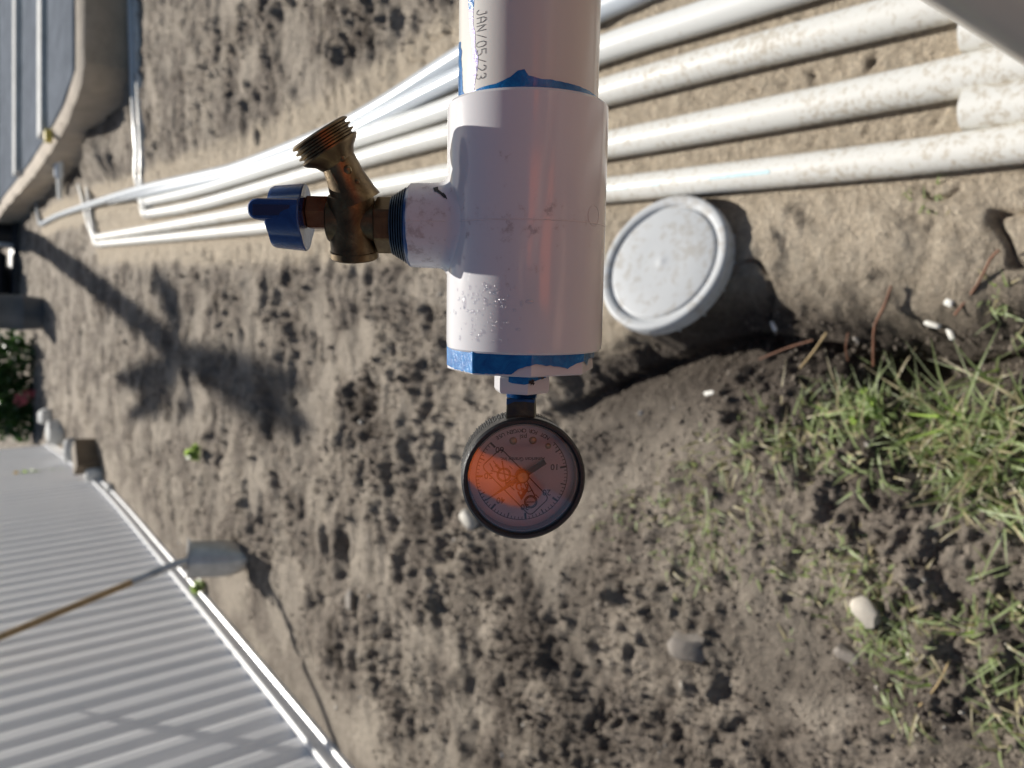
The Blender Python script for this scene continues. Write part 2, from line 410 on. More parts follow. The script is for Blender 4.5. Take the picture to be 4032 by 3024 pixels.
# ---- loose crumbs and clods lying on it
def ico(sub):
    bm = bmesh.new(); bmesh.ops.create_icosphere(bm, subdivisions=sub, radius=1)
    v = np.array([p.co[:] for p in bm.verts]); f = np.array([[k.index for k in p.verts] for p in bm.faces]); bm.free(); return v, f
IV, IF = ico(1); IV2, IF2 = ico(2)
rs = np.random.RandomState(11)
def scatter_clods(name, n, size, label, mat, zoff=.12, ymax=6.0, pw=1.7):
    V = []; F_ = []; o = 0
    yy = .35 + (ymax-.35)*rs.rand(n*3)**pw; xx = (rs.rand(n*3)*2-1)*(.55+.45*yy)
    h, sa, da, pr = terrain(xx, yy, True)
    bedd = np.full(xx.shape, 9.)
    for pl in PIPEBED: bedd = np.minimum(bedd, seg_dist(xx, yy, pl)[0])
    fd, fs = seg_dist(xx, yy, FENCEP)
    keep = (rs.rand(n*3) > sa*1.1) & (bedd > .05) & (rs.rand(n*3) > pr*.6) & ((fs > 0) & (fd > .12)) & (np.hypot(xx-LIDC.x, yy-LIDC.y) > .2) & (xx < 1.9)
    ii = np.where(keep)[0][:n]
    for i in ii:
        s = size*(.4+rs.rand()**3*1.8)*(.75+.14*yy[i])
        R_ = Matrix.Rotation(rs.rand()*6.3, 3, Vector(rs.randn(3)).normalized())
        v = IV*(1+.28*rs.randn(len(IV), 1)*.8)*np.array([1, .8, .62])
        v = v @ np.array(R_).T * s + np.array([xx[i], yy[i], h[i]+s*zoff])
        V.append(v); F_.append(IF+o); o += len(IV)
    V = np.concatenate(V); F_ = np.concatenate(F_)
    me = bpy.data.meshes.new(name); me.from_pydata(V.tolist(), [], F_.tolist()); me.update()
    ob = link_mesh(name, me, mat); tag(ob, label, None, kind='stuff'); return ob
scatter_clods('soil_crumbs', 2600, .0050, 'loose crumbs of brown soil scattered over the ground', MAT['clod'])
scatter_clods('fine_crumbs', 20000, .0030, 'fine crumbs of soil covering the nearer ground', MAT['clod'], .2, 2.6, 1.2)
scatter_clods('pebbles', 240, .0050, 'pale shell bits and pebbles scattered in the soil', simple('pale_pebble', (.50, .46, .40), .7, 0, .3, 8))

# ================================================================== THE TEST PIPE (tee, spigot, gauge)
D0, TAU = .341, rad(7.3)
PIV = CAM + ray(2071, 900)*D0
A3 = m3 @ Matrix.Rotation(rad(-0.9), 3, 'Z') @ Matrix.Rotation(TAU, 3, 'X')
AM = Matrix.Translation(PIV) @ A3.to_4x4()           # local x: across, y: along the pipe, z: out of the front
_yp = (1512-900)/FPX*D0
def S(py):                                            # photo row -> station along the pipe
    q = (1512-py)/FPX; return (q*D0-_yp)/(math.cos(TAU)+q*math.sin(TAU))
def K(py): return (D0 - S(py)*math.sin(TAU))/FPX      # metres per photo pixel there
def XL(px, py): return (px-2071)*K(py) + 0.0

ELB = PIV + (A3 @ Vector((0, 1, 0)))*.232
BASE = Vector((ELB.x+.012, ELB.y, 0))
BASE.z = th(BASE)
ASM = empty('pressure_test_pipe', BASE)
tag(ASM, 'white plumbing pipe with tee, brass spigot with blue handle and round pressure gauge', 'plumbing pipe')
def abuild(mb, name, mat, parent=ASM, **k):
    return mb.build(name, MAT[mat] if isinstance(mat, str) else mat, parent, AM, rel=BASE, **k)
Yax, Zax, Xax = Vector((0, 1, 0)), Vector((0, 0, 1)), Vector((1, 0, 0))
RP, RT = .0302, .0349
s_rim, s_end = S(420), S(1372)

mb = MB(); mb.lathe([(s_rim-.02, RP), (.222, RP)], (0, 0, 0), Yax, Zax, 96); pipe = abuild(mb, 'pipe', 'pipe_white', smooth=40)
# elbow and riser out to the ground
p0 = PIV + (A3 @ Yax)*.205; p1 = PIV + (A3 @ Yax)*.2; axw = (A3 @ Yax)
corner = ELB
mb = MB(); pts = []
for i in range(13):
    a = i/12*math.pi/2; r = .034
    pts.append(corner + axw*(-r+r*math.sin(a)) + Vector((0, 0, -1))*(r-r*math.cos(a)))
pts = [corner - axw*.062] + pts + [corner + Vector((0, 0, -.062))]
mb.tube(pts, .0352, 40); mb.build('elbow', MAT['fit_white'], ASM, rel=BASE, smooth=50)
mb = MB(); mb.tube([corner + Vector((0, 0, -.03)), Vector((BASE.x, BASE.y, BASE.z-.03))], RP, 48); mb.build('riser_pipe', MAT['pipe_white'], ASM, rel=BASE, smooth=50)

# --- tee
mb = MB()
L = s_rim - s_end
mb.lathe([(s_rim-.004, RP+.0003), (s_rim, RP+.0008), (s_rim, RT-.0012), (s_rim-.0012, RT-.0001), (s_rim-.004, RT), (0.02, RT), (0, RT), (-.02, RT),
          (s_end+.003, RT), (s_end+.0008, RT-.0003), (s_end, RT-.0012), (s_end, .0300), (s_end+.004, .0300)], (0, 0, 0), Yax, Zax, 128)
sb = S(895); xb = XL(1613, 895)
NB_ = 96; rings = []
for (x, r_) in ((xb+.004, .0150), (xb, .0152), (xb, .0172), (xb+.0010, .0182), (xb+.004, .0184)): rings.append([(x, r_)]*NB_)
FR = .0045
for t in np.linspace(0, 1, 8):
    row = []
    for k in range(NB_):
        a = 2*math.pi*k/NB_; r_ = .0186+FR*(1-math.cos(t*math.pi/2)); zz = r_*math.cos(a)
        row.append((-math.sqrt(RT*RT-zz*zz) + .0003 - FR*(1-math.sin(t*math.pi/2)), r_))
    rings.append(row)
vs = [(x, sb + r_*math.sin(2*math.pi*k/NB_), r_*math.cos(2*math.pi*k/NB_)) for row in rings for k, (x, r_) in enumerate(row)]
fs = [(i*NB_+k, i*NB_+(k+1) % NB_, (i+1)*NB_+(k+1) % NB_, (i+1)*NB_+k) for i in range(len(rings)-1) for k in range(NB_)] + [tuple(range(NB_))]
mb.add(vs, fs)
tee = abuild(mb, 'tee_fitting', 'tee', smooth=35)
# grubby belt weight: strongest round the mould seam on the branch side
ga = tee.data.attributes.new('grub', 'FLOAT', 'POINT')
inv = AM.inverted()
for i, v in enumerate(tee.data.vertices):
    q = inv @ (v.co + BASE)
    ga.data[i].value = math.exp(-((q.y-sb)/.016)**2)*(1.0 if q.x < .012 else .5) + (.75 if q.x < -.036 else 0)
mb = MB()
n = 60; ring = []
for i in range(n+1):
    a = rad(-92) + rad(184)*i/n
    ring.append((RT*math.sin(a)*1.0006, sb+.0006, RT*math.cos(a)*1.0006))
mb.tube(ring, .00022, 6)
mb.tube([(xb+.001, sb+.0006, .0183), (-.034, sb+.0006, .0186)], .0002, 6)
gx = XL(2318, 865)/RT; ga_ = math.asin(gx)
for i in range(24):
    a, b2 = 2*math.pi*i/24, 2*math.pi*(i+1)/24
    def onr(t): 
        ph = ga_ + .0042*math.cos(t)/RT; return (RT*1.0008*math.sin(ph), S(862)+.0042*math.sin(t), RT*1.0008*math.cos(ph))
    mb.tube([onr(a), onr(b2)], .00016, 5, caps=False)
abuild(mb, 'mould_seam', 'mould_line', tee, smooth=60)

# --- patches wrapped on a round surface
def wrap(u, s, r): return Vector((r*math.sin(u), s, r*math.cos(u)))
def band(us, top, bot, r, rf=None, nseg=3):
    mb = MB(); vs = []; fs = []
    for i, u in enumerate(us):
        rr = (rf(u) if rf else r)
        for k in range(nseg+1):
            t = k/nseg; vs.append(wrap(u, bot(u)*(1-t)+top(u)*t, rr))
    for i in range(len(us)-1):
        for k in range(nseg):
            a = i*(nseg+1)+k; fs.append((a, a+nseg+1, a+nseg+2, a+1))
    mb.add(vs, fs); return mb
def interp(tab):
    xs = [a for a, b in tab]; yv = [b for a, b in tab]
    return lambda u: float(np.interp(u, xs, yv))
def surf(px, py, r, xc=0.0):
    """angle and station of the point of a barrel (radius r) that shows at this photo pixel"""
    u, st = 0.0, S(py); q = (1512-py)/FPX
    for _ in range(8):
        z = r*math.cos(u)
        st = (q*(D0-z*math.cos(TAU))-_yp+z*math.sin(TAU))/(math.cos(TAU)+q*math.sin(TAU))
        dep = D0-st*math.sin(TAU)-z*math.cos(TAU)
        x = (px-2016)/FPX*dep - (2071-2016)/FPX*D0 - st*math.sin(rad(.9)) - xc
        u = math.asin(max(-1, min(1, x/r)))
    return u, st
def asn(px, py, r): return surf(px, py, r)[0]
def ssn(px, py, r): return surf(px, py, r)[1]
# blue cement bead where the pipe enters the tee (heights in mm above the rim, by angle)
tab = [(-180, 3), (-120, 4), (-92, 9), (-80, 13), (-74, 4), (-66, 1.6), (-58, 1.0), (-50, 1.3), (-38, 2.2), (-26, 2.7), (-15, 4.6), (-9, 7.2), (-4, 7.5), (-1, 5.2), (4, 4.4), (14, 4.0), (30, 3.6), (48, 3.0), (66, 2.4), (85, 2), (180, 3)]
f_ = interp([(rad(a), b/1000) for a, b in tab])
us_ = [rad(a) for a in np.linspace(-180, 180, 361)]
abuild(band(us_, lambda u: s_rim + f_(u) + .0004*mnoise.noise((u*9, 1, 0)), lambda u: s_rim-.002, RP+.00012), 'cement_bead', 'cement', pipe, smooth=60)
# run of cement near the pipe's edge and the purple primer streak
def streak(pts, r, name, mat):
    """pts: (photo row, left px, right px)"""
    mb = MB(); vs = []; fs = []
    rows = np.linspace(pts[0][0], pts[-1][0], 60)
    for i, py in enumerate(rows):
        a = np.interp(py, [p[0] for p in pts], [p[1] for p in pts]); b = np.interp(py, [p[0] for p in pts], [p[2] for p in pts])
        j = 3.0*mnoise.noise((py*.03, 7, 0)); k2 = 3.0*mnoise.noise((py*.045, 3, 2))
        ua, ub = asn(a+j, py, r), asn(b+k2, py, r)
        sa_, sb2 = ssn(a, py, r), ssn(b, py, r)
        for k in range(4):
            u = ua+(ub-ua)*k/3; vs.append(wrap(u, sa_+(sb2-sa_)*k/3, r))
    for i in range(len(rows)-1):
        for k in range(3): fs.append((i*4+k, i*4+k+1, i*4+k+5, i*4+k+4))
    mb.add(vs, fs); return abuild(mb, name, mat, pipe, smooth=60)
streak([(-60, 1838, 1872), (0, 1843, 1868), (40, 1846, 1865), (75, 1852, 1858)], RP+.00008, 'cement_run', 'cement')
streak([(40, 1847, 1864), (70, 1848, 1862), (110, 1851, 1865), (140, 1852, 1872), (180, 1860, 1870), (230, 1862, 1884), (270, 1860, 1880), (290, 1853, 1876), (340, 1852, 1868), (372, 1852, 1866)], RP+.00010, 'primer_streak', 'primer')
streak([(170, 1808, 1813), (200, 1806, 1818), (245, 1806, 1817), (300, 1807, 1820), (360, 1806, 1822), (400, 1806, 1840)], RP+.00010, 'cement_run', 'cement')

# --- printed date on the pipe
def text_mesh(txt, size=1.0):
    cu = bpy.data.curves.new('t', 'FONT'); cu.body = txt; cu.size = size; cu.resolution_u = 3; cu.offset = .012; cu.align_x = 'CENTER'
    ob = bpy.data.objects.new('t', cu); COL.objects.link(ob)
    dg = bpy.context.evaluated_depsgraph_get(); dg.update(); e = ob.evaluated_get(dg); m = e.to_mesh()
    vs = [v.co.copy() for v in m.vertices]; fs = [tuple(p.vertices) for p in m.polygons]
    e.to_mesh_clear(); COL.objects.unlink(ob); bpy.data.objects.remove(ob); bpy.data.curves.remove(cu)
    return vs, fs
mb = MB(); u0 = asn(1877, 150, RP); pitch = (ssn(1877, 50, RP)-ssn(1877, 300, RP))/250*31.4
# thin single-stroke dot printer lettering
STROKES = {
 'A': [[(0, 0), (0, .7), (.25, 1), (.5, 1), (.75, .7), (.75, 0)], [(0, .45), (.75, .45)]],
 'J': [[(.75, 1), (.75, .25), (.5, 0), (.25, 0), (0, .25)], [(.45, 1), (.8, 1)]],
 'N': [[(0, 0), (0, 1), (.75, 0), (.75, 1)]],
 '/': [[(0, 0), (.75, 1)]],
 '0': [[(.2, 0), (0, .25), (0, .75), (.2, 1), (.55, 1), (.75, .75), (.75, .25), (.55, 0), (.2, 0)]],
 '5': [[(.75, 1), (0, 1), (0, .58), (.5, .58), (.75, .4), (.75, .18), (.5, 0), (.2, 0), (0, .15)]],
 '2': [[(0, .8), (.2, 1), (.55, 1), (.75, .8), (.75, .6), (0, 0), (.75, 0)]],
 '3': [[(0, .85), (.2, 1), (.55, 1), (.75, .8), (.75, .65), (.5, .52), (.3, .52)], [(.5, .52), (.75, .38), (.75, .2), (.55, 0), (.2, 0), (0, .15)]],
}
lh = .0051; lw = .0026
for i, ch in enumerate('A JAN/05/23'):
    if ch == ' ': continue
    s0 = ssn(1877, 46, RP) + (2-i)*pitch
    for st in STROKES[ch]:
        pts = []
        for (a0, b0), (a1, b1) in zip(st[:-1], st[1:]):
            for t in (0, .33, .66): pts.append((a0+(a1-a0)*t, b0+(b1-b0)*t))
        pts.append(st[-1])
        vs = []; fs = []
        for j, (a, b) in enumerate(pts):
            a2, b2 = pts[min(j+1, len(pts)-1)]; a1, b1 = pts[max(j-1, 0)]
            tx, ty = (a2-a1)*lw, (b2-b1)*lh; ln = math.hypot(tx, ty) or 1; nx, ny = -ty/ln*.00015, tx/ln*.00015
            for sg in (-1, 1):
                vs.append(wrap(u0 + (b*lh+sg*ny)/RP, s0-(a*lw+sg*nx), RP+.00014))
        for j in range(len(pts)-1): fs.append((2*j, 2*j+1, 2*j+3, 2*j+2))
        mb.add(vs, fs)
abuild(mb, 'printed_date', 'ink', pipe)

# --- octagonal reducer bushing, blue cement wiped over it
sA, sB = s_end, S(1453)
def octr(n, ph): return lambda u: math.cos(math.pi/n)/math.cos(((u-ph) % (2*math.pi/n))-math.pi/n)
RB = .0333
phb = rad(-38)
mb = MB(); o8 = octr(8, phb)
mb.lathe([(sA+.004, RB*.97), (sB+.0006, RB), (sB, RB-.0008), (sB, .008)], (-.0012, 0, 0), Yax, Zax, 160, rfun=lambda a: o8(a))
bush_ = abuild(mb, 'reducer_bushing', 'fit_white', smooth=18)
tab = [(-180, 0), (-95, 1.2), (-84, 1.5), (-72, .4), (-60, .2), (-30, .2), (-8, .5), (-3, 2.6), (6, 4.6), (11, 5.0), (20, 4.2), (30, 3.6), (38, 2.6), (44, 4.2), (52, 5.4), (60, 4.6), (66, 2.8), (72, 5.5), (90, 5), (180, 0)]
f2_ = interp([(rad(a), b/1000) for a, b in tab])
us_ = [rad(a) for a in np.linspace(-180, 180, 481)]
mbb = band(us_, lambda u: sA+.003, lambda u: sB+.0005+f2_(u)+.0005*mnoise.noise((u*14, 4, 0)), RB, rf=lambda u: RB*o8(u)*1.0+.0003)
mbb.v = [p+Vector((-.0012, 0, 0)) for p in mbb.v]
abuild(mbb, 'cement_smear', 'cement', bush_, smooth=18)
# --- hex adapter
s1, s2 = S(1455), S(1541); RH = 113*K(1500)
h6 = octr(6, rad(12))
mb = MB(); mb.lathe([(s1+.002, RH*.80), (s1-.0015, RH*.80), (s1-.0017, RH*.93), (s1-.003, RH), (s2+.0012, RH), (s2, RH*.95), (s2, .004)], (-.0008, 0, 0), Yax, Zax, 120, rfun=h6)
hexa = abuild(mb, 'hex_adapter', 'fit_white', smooth=18)
f3_ = interp([(rad(a), b/1000) for a, b in [(-180, 3), (-60, 1.6), (-22, 4.0), (5, 4.4), (25, 3.2), (45, 2.4), (60, 2.0), (180, 3)]])
mbb = band([rad(a) for a in np.linspace(-30, 62, 80)], lambda u: s1-.0016, lambda u: s1-.0016-f3_(u)+.0006, RH, rf=lambda u: RH*h6(u)+.0002)
mbb.v = [p+Vector((-.0008, 0, 0)) for p in mbb.v]; abuild(mbb, 'cement_smear', 'cement', hexa, smooth=18)
def blot(cpx, cpy, rpx, seed, rsurf, name, parent, squash=1.0):
    mb = MB(); rr = random.Random(seed); n = 22; vs = [wrap(asn(cpx, cpy, rsurf), ssn(cpx, cpy, rsurf), rsurf+.00012)]
    for i in range(n):
        a = 2*math.pi*i/n; r_ = rpx*(.45+.75*rr.random())
        px, py = cpx+r_*math.cos(a), cpy+r_*math.sin(a)*squash
        vs.append(wrap(asn(px, py, rsurf), ssn(px, py, rsurf), rsurf+.00012))
    mb.add(vs, [(0, i+1, (i+1) % n+1) for i in range(n)]); return abuild(mb, name, 'scuff', parent)
blot(2095, 1506, 13, 3, RH, 'soil_mark', hexa); blot(2130, 1478, 14, 5, RH*.98, 'soil_mark', hexa); blot(2058, 1465, 8, 8, RH, 'soil_mark', hexa, .6)
# black scuff on the branch socket
mb = MB()
for (ax, ay, bx, by, w) in ((1722, 757, 1728, 770, 9), (1728, 768, 1748, 782, 6), (1748, 782, 1765, 797, 7), (1765, 797, 1772, 803, 4)):
    vs = []
    for (x, y2) in ((ax-w, ay), (ax+w, ay-w*.6), (bx+w*.7, by-w*.4), (bx-w*.7, by+w*.5)):
        yy = S(y2)-sb; xx = XL(x, y2); zz = math.sqrt(max(1e-9, .0189**2-yy*yy)); vs.append((xx*1.0, sb+yy, zz))
    mb.add(vs, [(0, 1, 2, 3)])
abuild(mb, 'soil_mark', 'scuff', tee)

# --- water beads on the lower part of the tee
rw = random.Random(5); mb = MB()
BI = IV2[IV2[:, 2] > -.35]
for i in range(120):
    px = rw.gauss(1900, 70); py = rw.uniform(1120, 1345)
    if not 1775 < px < 2110: continue
    r_ = rw.choice((.00022, .0003, .0004, .0005)) * (1+.8*rw.random())
    u = asn(px, py, RT); nrm = Vector((math.sin(u), 0, math.cos(u))); tx = Vector((math.cos(u), 0, -math.sin(u))); c = wrap(u, ssn(px, py, RT), RT)
    st = 1+.8*rw.random()
    vs = [c + tx*(v[0]*r_) + Yax*(v[1]*r_*st) + nrm*(v[2]*r_*.55) for v in IV]
    mb.add(vs, [tuple(f) for f in IF])
for (px, py, a, b2) in ((1830, 1195, .0009, .0031), (1945, 1155, .0020, .0010), (2085, 1187, .0020, .0010), (2040, 1298, .0012, .0008), (1985, 1208, .0010, .0009), (2025, 1222, .0009, .0008)):
    u = asn(px, py, RT); nrm = Vector((math.sin(u), 0, math.cos(u))); tx = Vector((math.cos(u), 0, -math.sin(u))); c = wrap(u, ssn(px, py, RT), RT)
    mb.add([c + tx*(v[0]*a) + Yax*(v[1]*b2) + nrm*(v[2]*.0005) for v in IV2], [tuple(f) for f in IF2])
wd = abuild(mb, 'water_beads', 'water', tee, smooth=80); wd['kind'] = 'stuff'

# --- gauge neck and stem
mb = MB(); rn = 62*K(1550)
pr = [(s2+.002, rn*.95)]
for i in range(5):
    z0 = s2 - .0006*i; pr += [(z0, rn*1.0), (z0-.0003, rn*.9)]
pr += [(S(1568), rn*.95)]
mb.lathe(pr, (-.0006, 0, 0), Yax, Zax, 40); abuild(mb, 'thread_neck', 'cement_dark', smooth=60)
mb = MB(); mb.lathe([(S(1560), .0070), (S(1566), .0087), (S(1640), .0092)], (-.0006, 0, 0), Yax, Zax, 120, rfun=octr(4, rad(-50)))
stem = abuild(mb, 'square_stem', brass_mat('stem_brass', (.02, .03, .05), (.10, .09, .06), (.25, .2, .12), .35), smooth=18)
f4_ = interp([(rad(-100), -.0008), (rad(-50), -.0025), (rad(-30), -.001), (rad(10), -.0008), (rad(40), -.0012), (rad(100), -.001)])
o4 = octr(4, rad(-50))
mbb = band([rad(a) for a in np.linspace(-100, 100, 120)], lambda u: S(1566)+.0002, lambda u: S(1566)+f4_(u), .0088, rf=lambda u: .0089*o4(u)+.0001)
mbb.v = [p+Vector((-.0006, 0, 0)) for p in mbb.v]; abuild(mbb, 'cement_smear', 'cement_dark', stem, smooth=18)

# --- gauge
GT = rad(6.0)
gc = Vector((XL(2079, 1869), S(1867), .010))
GM = Matrix.Translation(gc) @ Matrix.Rotation(GT, 4, 'Y')          # local: x right, y up the picture, z out of the dial
def gbuild(mb, name, mat, parent, **k):
    mb.v = [GM @ p for p in mb.v]; return abuild(mb, name, mat, parent, **k)
RG = .0280
mb = MB(); rk = random.Random(2)
mb.lathe([(-.028, .004), (-.028, .0245), (-.026, .0268), (-.010, .0270), (-.009, .0270), (-.009, RG-.0002), (-.0075, RG), (-.001, RG), (0, RG-.0009), (0, RG-.0021), (-.0012, RG-.0028), (-.0096, RG-.0031)],
         (0, 0, 0), Zax, Yax, 120, cap1=False)
gauge = gbuild(mb, 'pressure_gauge', 'black', ASM, smooth=30); gauge['label'] = 'round black pressure gauge with white dial'
mb = MB()
for i in range(150):
    a = 2*math.pi*i/150
    for j in range(4):
        z = -.0252 + j*.0043 + .0015*rk.random(); r_ = .02705
        c = Vector((r_*math.cos(a+rk.random()*.02), r_*math.sin(a+rk.random()*.02), z)); t = Vector((-math.sin(a), math.cos(a), 0)); nn = Vector((math.cos(a), math.sin(a), 0))
        w, l2, hgt = .00042, .0016*(.7+.6*rk.random()), .00035
        mb.add([c-t*w-Zax*l2, c+t*w-Zax*l2, c+t*w+Zax*l2, c-t*w+Zax*l2, c+nn*hgt-Zax*l2*.7, c+nn*hgt+Zax*l2*.7], [(0, 1, 4), (1, 2, 5, 4), (2, 3, 5), (3, 0, 4, 5)])
kn = gbuild(mb, 'knurling', 'knurl', gauge); kn['kind'] = 'stuff'
ZD = -.0085
mb = MB(); mb.lathe([(ZD-.0006, .0248), (ZD, .0248)], (0, 0, 0), Zax, Yax, 96); dial = gbuild(mb, 'dial', 'dial', gauge, smooth=30)
mb = MB(); mb.lathe([(-.0022, .0257), (-.0014, .0257)], (0, 0, 0), Zax, Yax, 96); gbuild(mb, 'glass', 'glass', gauge)
mb = MB(); mb.lathe([(ZD+.0008, .02475), (-.0024, .02475), (-.0024, .0242), (ZD+.0008, .0242), (ZD+.0008, .02475)], (0, 0, 0), Zax, Yax, 96, False, False)
gbuild(mb, 'inner_ring', simple('ring_grey', (.30, .28, .28), .3, 0, .1), gauge, smooth=40)
Q = 3.85e-5      # metres per enlarged-picture pixel on the dial
def dp(cx, cy, z=.00012): return Vector(((cx-825)*Q, -(cy-800)*Q, ZD+z))
mk = MB()
def line(mb, a, b, w, z=.00012):
    a, b = dp(*a, z), dp(*b, z); t = (b-a).normalized(); nn = Vector((-t.y, t.x, 0))*(w*1.25+3)*Q/2
    mb.add([a-nn, b-nn, b+nn, a+nn], [(0, 1, 2, 3)])
def poly(mb, pts, w, closed=False, z=.00012):
    pts = list(pts)
    if closed: pts = pts+[pts[0]]
    for a, b in zip(pts[:-1], pts[1:]): line(mb, a, b, w, z)
def pol(r, deg, cx=825, cy=800): return (cx+r*math.cos(rad(deg)), cy+r*math.sin(rad(deg)))
def angp(p): return -58+4.735*p
poly(mk, [pol(548, angp(p)) for p in np.linspace(2.4, 60, 90)], 5)
for p in range(3, 61):
    w, l2 = (5, 38) if p % 5 else ((9, 66) if p % 10 else (17, 82))
    a = angp(p); line(mk, pol(550, a), pol(550-l2, a), w)
def ptext(mb, txt, cx, cy, size, ang=180, wscale=1.0, z=.00012):
    vs, fs = text_mesh(txt); ca, sa = math.cos(rad(ang)), math.sin(rad(ang))
    o = []
    hmid = .35
    for v in vs:
        x, y2 = v.x*size*wscale, (v.y-hmid)*size; o.append(dp(cx, cy, z) + Vector((x*ca-y2*sa, x*sa+y2*ca, 0))*Q)
    mb.add(o, fs)
for p, (cx, cy) in {10: (1220, 708), 20: (1130, 1020), 30: (868, 1196), 40: (575, 1110), 50: (425, 808), 60: (556, 494)}.items(): ptext(mk, str(p), cx, cy, 104)
ptext(mk, 'psi', 835, 340, 82); ptext(mk, 'American Granby Inc.', 828, 608, 66, 180, .92)
txt = 'NOT FOR OXYGEN USE'
for i, ch in enumerate(txt):
    a = -57 - i*(66/(len(txt)-1)); x, y2 = pol(545, a); y2 = 800+(y2-800)*1.0
    if ch != ' ': ptext(mk, ch, x, y2+6, 66, -a+90)
# line drawing printed across the dial
def rrect(c, hw, hl, r, ang):
    out = []
    for (sx, sy, a0) in ((1, 1, 0), (-1, 1, 90), (-1, -1, 180), (1, -1, 270)):
        for k in range(7):
            a = rad(a0+k*15); out.append(((sx*(hl-r)+r*math.cos(a)), (sy*(hw-r)+r*math.sin(a))))
    ca, sa = math.cos(rad(ang)), math.sin(rad(ang))
    return [(c[0]+x*ca-y2*sa, c[1]+x*sa+y2*ca) for x, y2 in out]
poly(mk, rrect((752, 890), 158, 425, 55, 46), 8, True)
for r_, w in ((80, 9), (66, 5)): poly(mk, [pol(r_, a, 610, 795) for a in range(0, 361, 12)], w)
for r_, w in ((75, 9), (60, 5)): poly(mk, [pol(r_, a, 938, 1130) for a in range(0, 361, 12)], w)
line(mk, (888, 1133), (988, 1133), 6)
for a, b, w in (((585, 625), (645, 945), 9), ((440, 655), (480, 735), 8), ((455, 742), (800, 835), 9), ((640, 890), (740, 985), 8), ((650, 930), (690, 860), 7), ((480, 625), (560, 735), 7), ((890, 880), (990, 1060), 8), ((850, 880), (905, 1010), 7), ((905, 1010), (960, 985), 6)): line(mk, a, b, w)
ptext(mk, 'I', 693, 708, 80, 225); ptext(mk, 'I', 1015, 1062, 80, 225)
for k in range(5):
    line(mk, (500+k*14, 690+k*12), (530+k*12, 668+k*14), 7); line(mk, (655+k*14, 895+k*10), (690+k*10, 862+k*12), 7)
gbuild(mk, 'dial_markings', simple('dial_ink', (.008, .006, .007), .6, 0, .1), dial)
rm = MB(); a0 = [dp(770, 1005, .0002), dp(905, 985, .0002), dp(825, 1112, .0002)]; rm.add(a0, [(0, 1, 2)])
for (cx, cy, r_, aa, ab) in ((808, 940, 48, 20, 300), (860, 945, 40, -60, 180), (790, 925, 28, 150, 400)):
    poly(rm, [pol(r_, a, cx, cy) for a in range(aa, ab, 14)], 13, z=.00016)
gbuild(rm, 'red_mark', simple('red_ink', (.36, .06, .02), .5, 0, .1), dial)
wm = MB(); cc = dp(815, 1010, .00030); wm.add([cc]+[dp(815+17*math.cos(t)*(1 if math.sin(t) > -.5 else .55), 1012+24*math.sin(t), .00030) for t in np.linspace(0, 6.28, 20)], [(0, i, i+1) for i in range(1, 20)])
gbuild(wm, 'drop_mark', MAT['dial'], dial)
for (cx, cy, r_) in ((715, 385, 46), (950, 380, 46), (1135, 450, 36)):
    m_ = MB(); c = dp(cx, cy, 0); m_.lathe([(0, r_*Q), (.0003, r_*Q*.98), (.0006, r_*Q*.75), (.0007, r_*Q*.3)], c, Zax, Yax, 24)
    gbuild(m_, 'screw' if r_ > 40 else 'stop_pin', MAT['brass_clean'], dial, smooth=60)
# needle, hub
nd = MB(); hz = .0028
def npnt(r_, a, off): 
    c = dp(825, 800, hz); d = Vector((math.cos(rad(a)), -math.sin(rad(a)), 0)); t = Vector((-d.y, d.x, 0)); return c + d*r_*Q + t*off*Q
A_ = angp(43.2)
top = [npnt(525, A_, 3), npnt(525, A_, -3), npnt(90, A_, -26), npnt(-95, A_, -33), npnt(-322, A_, -33), npnt(-322, A_, 33), npnt(-95, A_, 33), npnt(90, A_, 26)]
nd.add(top + [p - Zax*.0003 for p in top], [tuple(range(8)), tuple(range(15, 7, -1))] + [(i, (i+1) % 8, (i+1) % 8+8, i+8) for i in range(8)])
gbuild(nd, 'needle', simple('needle_dark', (.03, .016, .012), .35, 0, .2), gauge)
m_ = MB(); m_.lathe([(0, .0031), (.0034, .0031), (.0036, .0028)], (0, 0, ZD), Zax, Yax, 40); hub = gbuild(m_, 'hub', MAT['black'], gauge, smooth=40)
m_ = MB(); m_.lathe([(0, .0025), (.0040, .0025), (.0044, .0021), (.0042, .0004), (.0038, .0002)], (0, 0, ZD), Zax, Yax, 40); gbuild(m_, 'hub_cap', 'brass_clean', hub, smooth=40)

# ---------------------------------------------------------------- brass spigot (in the enlarged picture's pixels, 2.37 per photo pixel)
def vx(cx): return XL(950+cx/2.37, 895)
def vy(cy): return sb + (895-(400+cy/2.37))*K(895)
def vl(c): return c/2.37*K(895)
ctr = vy(1165)
rough_ = lambda a: 1+.025*mnoise.noise((math.cos(a)*3, math.sin(a)*3, 1))
mb = MB(); mb.lathe([(vx(1602)-.0002, .0174), (vx(1592), .0179), (vx(1570), .0174), (vx(1545), .0160), (vx(1535), .0145)], (0, sb-.0004, 0), Xax, Zax, 60, rfun=rough_)
abuild(mb, 'cement_ring', 'cement_dark', smooth=50)
mb = MB(); pr = []
for i in range(6):
    xx = 1415+i*24; rr_ = .0118+.0007*i; pr += [(vx(xx), rr_+.0010), (vx(xx+10), rr_+.0012), (vx(xx+16), rr_)]
mb.lathe(pr, (0, sb-.0002, 0), Xax, Zax, 60, rfun=rough_); abuild(mb, 'pipe_thread', 'thread_dark', smooth=50)
mb = MB()
# body: stout barrel standing along y with capped foot
mb.lathe([(vy(1490), .0090), (vy(1490), .0102), (vy(1478), .0107), (vy(1418), .0107), (vy(1412), .0104), (vy(1240), .0104), (vy(960), .0104), (vy(905), .0098), (vy(890), .0080)], (vx(1040), 0, 0), Yax, Zax, 56)
